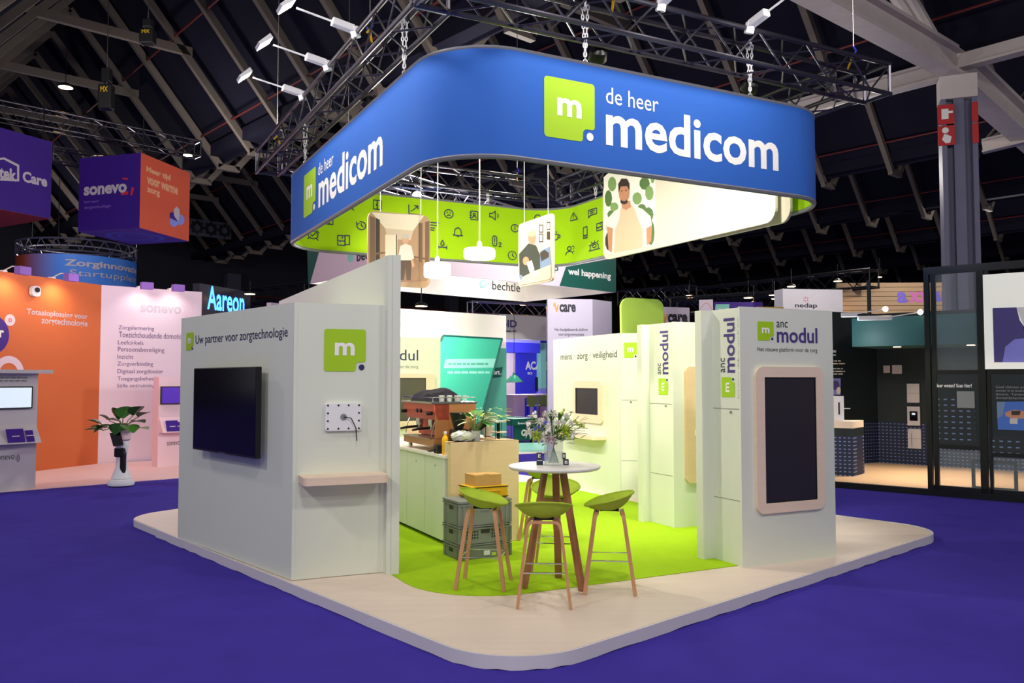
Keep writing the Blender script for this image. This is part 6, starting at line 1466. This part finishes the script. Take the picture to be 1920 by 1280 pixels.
K = G(1648, 871); K1 = G(1836, 883); uk = unit(K, K1); K2 = (K[0] + uk[0] * 5.5, K[1] + uk[1] * 5.5); Kl = G(1619, 873); ul = unit(K, Kl); K3 = (K[0] + ul[0] * 3.6, K[1] + ul[1] * 3.6)
lo = lambda p: fD_.local((p[0], p[1], 0))[:2]
Fp = [(0, .1), (fD_.L + .6, .1), lo(K2), lo(K), lo(K3)]
yv_ = [p[1] for p in Fp]; ymax = max(yv_)
k = 0; y0 = .1
while y0 < ymax:
    q = clip_convex(clip_convex(Fp, (0, y0), (0, 1)), (0, y0 + .236), (0, -1))
    if len(q) > 2: MB().prism(q, .02, .05).build('plank', 'oak_floor', fDl)
    y0 += .24
MB().box(-.2, fD_.L + .6, 0, .1, .001, .10).build('sill', 'frame_black', fDl)
HF = fD_.uv(1735, 515)[1]
gf = thing('glazed_partition', 'black framed glass front with printed panels of the dark stand', 'partition', tuple(fD_.world(0, 0, .102)), fD_.rz)
z_ = lambda px, py: fD_.uv(px, py)[1] - .102
def sx(px, py=700): return fD_.uv(px, py)[0]
def post(x0, x1, z0, z1, nm='mullion', y0=0.0, y1=.09): return MB().box(x0, x1, y0, y1, z0, z1).build(nm, 'frame_black', gf)
HFt = HF - .102
post(sx(1735), sx(1744.5), 0, HFt); post(sx(1748), sx(1756), 0, HFt); post(sx(1834), sx(1848), 0, HFt); post(sx(1851), sx(1857), 0, HFt)
xE = fD_.L + .5
post(sx(1735), xE, HFt, HFt + .12, 'head_rail'); post(sx(1744), xE, -.001, .07, 'bottom_rail')
for a, b, py in ((1756, 1834, 697), (1756, 1834, 838), (1857, 1990, 697), (1857, 1990, 848)): post(sx(a), min(sx(b), xE), z_(1790, py) - .03, z_(1790, py) + .03, 'transom')
def pane(a, b, z0, z1): MB().box(sx(a), min(sx(b), xE), .03, .045, z0, z1).build('glass_pane', 'pane_glass', gf)
pane(1756, 1834, z_(1790, 694), HFt); pane(1756, 1834, .07, z_(1790, 841)); pane(1857, 1990, .07, z_(1790, 851))
pn = MB().box(sx(1756), sx(1834), .01, .06, z_(1790, 836), z_(1790, 700)).build('printed_panel', 'booth_dark', gf)
pn2 = MB().box(sx(1857), xE, .01, .06, z_(1790, 846), z_(1790, 700)).build('printed_panel', 'booth_dark', gf)
MB().box(sx(1758), sx(1826), .006, .0095, z_(1790, 832), z_(1790, 742)).build('dot_print', 'dots_dark', gf)
MB().box(sx(1857), xE, .006, .0095, z_(1790, 846), z_(1790, 815)).build('dot_print', 'dots_dark', gf)
fDz = Fr(tuple(fD_.world(0, 0, 0))[:2], tuple(fD_.world(1, 0, 0))[:2], .102)
lettering(gf, fDz, 'Meer weten? Scan hier!', 1753, 1822, (1790, 726), (1790, 719), 'white_print', .02, d=.008)
MB().box(sx(1793), sx(1826), .004, .0055, z_(1790, 764), z_(1790, 733)).build('code_card', 'crate_grey', gf)
for i, s_ in enumerate(('Geef cliënten privacy', 'zonder in te leveren op', 'dwang. Tevens aan', 'dwaaldetectie op')): lettering(gf, fDz, s_, 1867, 1938 - 4 * (i % 2), (1890, 729 + 6.8 * i), (1890, 723 + 6.8 * i), 'grey_print', .02, d=.008)
paint(gf, fDz, [([(1869, 753), (1960, 752), (1960, 808), (1871, 805)], 'ph_scrub'), ([(1869, 753), (1885, 753), (1880, 778), (1870, 785)], 'ph_blue'), ([(1884, 773), (1900, 768), (1914, 769), (1930, 775), (1928, 784), (1900, 785), (1886, 780)], 'ph_skin2'), ([(1896, 770), (1914, 770), (1912, 778), (1897, 778)], 'ph_dark'), ([(1894, 784), (1908, 784), (1908, 795), (1893, 794)], 'ph_grey')], d=.008, name='hands_photo')
# big lit poster behind glass
x0 = sx(1848); M('lightbox_white', (226, 226, 216), .5, emit=.45); ps = MB().box(x0, xE, -.03, .03, z_(1850, 692), z_(1850, 515)).build('poster_lightbox', 'lightbox_white', gf)
paint(gf, fDz, [([(1861, 577), (1906, 576), (1912, 600), (1920, 612), (1960, 612), (1960, 679), (1864, 679)], 'ph_violet'), ([(1885, 650), (1902, 636), (1960, 630), (1960, 679), (1880, 679)], 'lilac_blue'), ([(1906, 576), (1960, 574), (1960, 640), (1925, 625), (1915, 600)], 'ph_white'), ([(1918, 612), (1945, 600), (1945, 640), (1922, 628)], 'ph_dark')], d=-.03, name='poster_print')

# inner walls
wr = thing('stand_wall', 'near-black inner wall with dotted lower band and white device panels', 'wall panel', (K[0], K[1], .051), math.atan2(uk[1], uk[0]))
fK = Fr(K, K2, .051); MB().box(0, fK.L, 0, .1, 0, 3.3).build('board', 'booth_dark', wr)
zz = fK.uv(1700, 791)[1]; MB().box(.0, fK.L, -.012, 0, .0, zz).build('dotted_band', 'dots_blue', wr)
fK3 = Fr(K3, K, .051); wr2 = thing('stand_wall', 'dark green inner wall with white text and dotted lower band', 'wall panel', fK3.loc, fK3.rz)
MB().box(0, fK3.L - .002, 0, .1, 0, 3.3).build('board', 'booth_dark', wr2); MB().box(0, fK3.L - .014, -.012, 0, 0, fK3.uv(1630, 791)[1]).build('dotted_band', 'dots_blue', wr2)
for i, (xr, yt, yb) in enumerate(((1569, 656.5, 660.5), (1567, 664, 667), (1576, 675.5, 677.5), (1584, 680.5, 682.5), (1580, 690, 692), (1584, 695, 697), (1580, 700, 702))): bars(wr2, fK3, 1540, xr, yt, yb, 'white_print', seed=20 + i)
paint(wr2, fK3, [([(1540, 709), (1576, 709), (1576, 740), (1540, 740)], 'lilac_blue'), (el(1566, 722, 8, 9), 'ph_violet'), (el(1572, 732, 4, 7), 'white_print')], name='flower_photo')
def dev(x0, y0, x1, y1, label, kind=0):
    a = fK.uv(x0, y1, -.03); b = fK.uv(x1, y0, -.03); t = thing('wall_device', label, 'wall device', tuple(fK.world(a[0], -.0125 if a[1] < zz else 0, 0)), fK.rz, 'white devices in the dark stand')
    w_ = b[0] - a[0]; MB().box(0, w_, -.04, -.001, a[1], b[1]).build('plate', 'edge_white', t, bev=.004)
    if kind == 1: MB().box(0, w_, -.042, -.04, (a[1] + b[1]) / 2 - .004, (a[1] + b[1]) / 2 + .004).build('joint', 'seam_grey', t)
    if kind == 2:
        MB().box(w_ * .2, w_ * .82, -.05, -.04, a[1] + .25 * (b[1] - a[1]), b[1] - .25 * (b[1] - a[1])).build('display', 'screen_black', t); MB().box(w_ * .38, w_ * .64, -.052, -.05, a[1] + .56 * (b[1] - a[1]), a[1] + .66 * (b[1] - a[1])).build('display_icon', 'screen_lit', t)
    if kind == 3:
        MB().box(0, w_, -.042, -.04, (a[1] + b[1]) / 2 - .004, (a[1] + b[1]) / 2 + .004).build('joint', 'seam_grey', t); MB().tube([(w_ * .3, -.05, a[1] + .05), (w_ * .3, -.05, b[1] - .1)], .006, 5).build('cord', 'seam_grey', t)
dev(1656.5, 685, 1668, 699, 'smaller of two blank white squares high on the dark wall'); dev(1673, 684, 1690.5, 700.5, 'larger of two blank white squares high on the dark wall')
dev(1701, 719, 1723.5, 754.5, 'upper white panel of the device column, split by a joint', 1); dev(1702, 762, 1725, 797, 'middle white panel of the device column with black display', 2); dev(1703, 804, 1727, 840, 'lower white panel of the device column with cord', 3)
tb_ = Dp(1598, 650, 16.3); fT = Fr((tb_.x, tb_.y), (tb_.x + uk[0], tb_.y + uk[1]), tb_.z)
tbm = thing('ceiling_box', 'teal overhead box with recessed lights in the dark stand', 'ceiling box', fT.loc, fT.rz)
xt = fT.uv(1842, 620)[0]; zt4 = fT.uv(1600, 597)[1]; MB().box(0, xt, 0, 1.6, 0, zt4).build('box', 'booth_teal', tbm)
for px in (1667, 1808): x = fT.uv(px, 650)[0]; MB().lathe([(.07, -.006), (.0001, -.006)], 18, (x, .5, 0)).build('recessed_light', 'downlight_glow', tbm); light('SPOT', 'recessed_beam', fT.world(x, .5, -.03), 210, (1, .9, .78), fT.world(x, .5, -2), .05, 100)
for x in (.1, xt - .1): MB().box(x - .03, x + .03, .7, .76, zt4, zt4 + .8).build('hanger', 'frame_black', tbm)
# counter
cc0 = G(1540, 889.5, .05); cc1 = G(1602, 893, .05); cc2 = G(1621, 887, .05); fCc = Fr(cc0, cc1, .051)
ct = thing('stand_counter', 'dotted blue counter with light wooden top in the dark stand', 'counter', fCc.loc, fCc.rz)
q = [(0, 0), (fCc.L, 0), fCc.local((cc2[0], cc2[1], 0))[:2], (0, .5)]; zk = fCc.uv(1600, 803)[1]; z2k = fCc.uv(1600, 790)[1]; zc1 = fCc.uv(1600, 818)[1]
MB().prism(q, 0, zc1).build('body', 'dots_blue', ct); MB().prism(q, zc1, zk).build('dark_collar', 'booth_dark', ct); MB().prism(q, zk, z2k).build('counter_top', 'ash_wood', ct)
cl_ = fCc.world(fCc.L - .28, .18, z2k + .0005); bt = thing('call_button_stand', 'white upright display stand with dark strip on the wooden counter', 'display', tuple(cl_), fCc.rz)
hb_ = 46 / F * cl_.y; MB().box(-.08, .08, -.03, .03, 0, hb_).build('upright', 'edge_white', bt); MB().box(-.015, .015, -.034, -.03, hb_ * .25, hb_ * .75).build('dark_strip', 'black_plastic', bt); MB().box(-.2, .2, -.02, .0, hb_ * .48, hb_ * .52).build('cross_bar', 'edge_white', bt); MB().box(-.12, -.08, -.03, .03, 0, hb_).build('wood_edge', 'ash_wood', bt)
# glass door frame inside
x0 = sx(1790, 860); tpf = thing('inner_frame', 'small black open frame standing inside the dark stand', 'frame', tuple(fD_.world(sx(1793), .9, .051)), fD_.rz)
for a in ((0, .05, 0, .5), (.62, .67, 0, .5)): MB().box(a[0], a[1], 0, .06, a[2], a[3]).build('upright', 'frame_black', tpf)
MB().box(.05, .62, 0, .06, 0, .05).build('rail', 'frame_black', tpf); MB().box(.05, .62, 0, .06, .45, .5).build('rail', 'frame_black', tpf)
# white strip lamps at the top of the dark stand
for px, py, wd_, lab in ((1592, 590, 28, 'slim white spotlight on the rail beside the nedap board'), (1640, 596, 60, 'long white strip lamp on the rail over the dark stand')):
    c = Dp(px, py, 15.4); w_ = wd_ / F * 15.4; t = thing('rail_lamp', lab, 'lamp', tuple(c), fD_.rz * .3)
    MB().box(-w_ / 2, w_ / 2, -.05, .05, -.04, .04).build('lamp_body', 'lamp_white', t, bev=.01); MB().tube([(w_ / 2, 0, .02), (w_ / 2 + .5, .05, .1)], .012, 6).build('arm', 'lamp_white', t)
    MB().ball((w_ / 2 + .5, .05, .1), .05, n=10, m=6).build('bulb', 'downlight_glow', t)
light('POINT', 'dark_stand_lamp', Dp(1590, 630, 15.6), 22, (.9, 1, .95), None, .1)
# nedap and axxana
yn = 22; fn = Fr((Dp(1468, 560, yn).x, yn), (Dp(1468, 560, yn).x + 1, yn + .15), 0)
nd = thing('stand_sign', 'white nedap board with small red star', 'sign', fn.loc, fn.rz); MB().box(0, fn.uv(1580, 560)[0], 0, .5, 0, fn.uv(1470, 541)[1]).build('board', 'edge_white', nd)
lettering(nd, fn, 'nedap', 1490.6, 1532, (1510, 579), (1510, 568), 'dark_print', .02)
mm = MB().mat('red_print'); sx0, sz0 = fn.uv(1510.8, 561); 
for k in range(6): a = math.pi / 6 + k * math.pi / 3; d = (math.cos(a), math.sin(a)); nn = (-d[1], d[0]); mm.face([(sx0 + d[0] * .03, -.003, sz0 + d[1] * .03), (sx0 + d[0] * .05 + nn[0] * .012, -.003, sz0 + d[1] * .05 + nn[1] * .012), (sx0 + d[0] * .09, -.003, sz0 + d[1] * .09), (sx0 + d[0] * .05 - nn[0] * .012, -.003, sz0 + d[1] * .05 - nn[1] * .012)])
mm.build('star_print', parent=nd, nrm=False)
yx = 24.5; fx = Fr((Dp(1578, 560, yx).x, yx + .3), (Dp(1578, 560, yx).x + 1, yx + .25), 0)
ax = thing('stand_sign', 'long wood-slatted axxana board with violet letters', 'sign', fx.loc, fx.rz); x1 = fx.uv(1786, 560)[0]; za_ = fx.uv(1700, 529)[1]; zb_ = fx.uv(1700, 598)[1]
for k in range(8): MB().box(0, x1, 0, .1, zb_ + (za_ - zb_) * k / 8, zb_ + (za_ - zb_) * (k + 1) / 8 - .012).build('slat', 'wood_sign', ax)
MB().box(0, x1, .1, .2, 0, za_).build('backing', 'booth_dark', ax)
M('violet_letter', (130, 110, 230), .6); M('magenta_letter', (220, 120, 200), .6)
lettering(ax, fx, 'a', 1682, 1701, (1690, 568), (1690, 547), 'violet_letter', .04); lettering(ax, fx, 'x', 1704, 1726, (1690, 567), (1690, 547), 'magenta_letter', .04); lettering(ax, fx, 'x', 1722, 1744, (1690, 567), (1690, 547), 'magenta_letter', .04); lettering(ax, fx, 'ana', 1747, 1800, (1690, 566), (1690, 546), 'violet_letter', .04)
light('SPOT', 'axxana_lamp', fx.world(x1 * .6, -2.4, za_ + .3), 160, (1, .9, .8), fx.world(x1 * .6, 0, za_ - .6), .1, 90); light('SPOT', 'nedap_lamp', fn.world(.8, -2.5, 4.6), 160, (1, .93, .9), fn.world(.8, 0, 3.2), .1, 90)
# far trusses with lamps on the right
for (xa, ya_, da), (xb, yb_, db), lab in (((1255, 552, 30), (1640, 524, 24), 'long black truss with lamps behind the nedap board'), ((1262, 575, 26), (1470, 556, 24), 'lower black truss over the vcare sign'), ((1165, 545, 30), (1300, 560, 28), 'black truss behind the lime rounded panel')):
    p = Dp(xa, ya_, da); q = Dp(xb, yb_, db); truss('truss_beam', lab, (p.x, p.y), (q.x, q.y), (p.z + q.z) / 2 - .3, .5, 'black_metal', parts=False, r=.035)
for k, (px, py, d, r_) in enumerate(((1293, 554, 26, .12), (1403, 558, 24, .13), (1449, 553, 25, .12), (1452, 560, 23, .09), (1484, 537, 23, .12), (1571, 527, 24, .12), (1413, 567, 24, .07), (1650, 519, 22, .05))):
    downlight(Dp(px, py, d), r_, ('round lamp over the vcare sign', 'bright round lamp over the tall-screen block', 'round lamp on the long truss', 'small flat lamp under the long truss', 'round lamp above the nedap board', 'round lamp over the end of the nedap board', 'tiny lamp low under the trusses', 'tiny lamp by the axxana board')[k], e=30 if k < 6 else 0)
py_ = Dp(1340, 590, 23); fy = Fr((py_.x, py_.y), (py_.x + 1, py_.y), 0); yb3 = thing('stand_sign', 'violet and turquoise patterned banner behind the tall-screen block', 'banner', fy.loc, fy.rz)
MB().box(0, fy.uv(1430, 580)[0], 0, .06, 0, fy.uv(1340, 566)[1]).build('fabric', 'purple_deep', yb3); paint(yb3, fy, [([(1342, 570), (1368, 570), (1366, 584), (1340, 586)], 'mint'), (el(1350, 582, 4, 4), 'cream_wall')])
py_ = Dp(1420, 585, 20); fy = Fr((py_.x, py_.y), (py_.x + 1, py_.y + .1), 0); M('amber', (240, 200, 120), .5); yb4 = thing('stand_header', 'amber strip board in front of the nedap board', 'header', fy.loc, fy.rz); MB().box(0, fy.uv(1470, 580)[0], 0, .06, 0, fy.uv(1430, 575)[1]).build('board', 'amber', yb4)
# suspension cables from the roof to the main truss
for (px, py, fr_, f) in ((0, 0, fTL, .1), (0, 0, fTL, .75), (0, 0, fTF, .35), (0, 0, fTF, .93), (0, 0, fTB, .2), (0, 0, fTB, .8)):
    p = fr_.world(fr_.L * f, 0, TS); t = thing('hoist_cable', 'thin steel cable with hook holding the main truss', 'cable', tuple(p), 0, 'cables of the main truss')
    MB().tube([(0, 0, .2), (0, 0, 9.6 - p.z)], .006, 5).build('wire', 'steel', t); MB().tube([(0, 0, .2), (.03, 0, .15), (.0, 0, .08), (-.03, 0, .12)], .01, 6).build('hook', 'academy_blue', t); MB().tube([(0, -TS / 2, -.0), (0, 0, .1), (0, TS / 2, 0)], .012, 6).build('bridle', 'bag_yellow', t)
# chain hoists under the roof on the left
for px, top_, bot, d, lab in ((199, 100, 206, 20, 'black chain hoist with yellow mark hanging over the sonevo truss'), (277, 20, 84, 19, 'black chain hoist hanging above the thick tie beam')):
    p = Dp(px, bot, d); h = (bot - top_) / F * d; t = thing('chain_hoist', lab, 'hoist', tuple(p))
    MB().box(-.16, .16, -.12, .12, 0, h * .45).build('chain_bag', 'black_plastic', t, bev=.03); MB().box(-.1, .1, -.1, .1, h * .5, h * .75).build('motor', 'black_metal', t, bev=.02); MB().tube([(0, 0, h * .45), (0, 0, h)], .02, 6).build('chain', 'steel', t); MB().tube([(0, 0, h), (0, 0, 9.6 - p.z + 2.5)], .01, 5).build('wire', 'steel', t)
    mm = MB().mat('bag_yellow'); put_text(mm, 'MX', -.09, h * .3, .09, h * .4, -.122, .02); mm.build('lettering', parent=t, nrm=False)
# prints sit straight under their thing, no holder left in between
for h in HOLD:
    for ch in list(h.children):
        ch.parent = h.parent; ch.location = h.location.copy(); ch.rotation_euler = h.rotation_euler.copy()
    bpy.data.objects.remove(h)
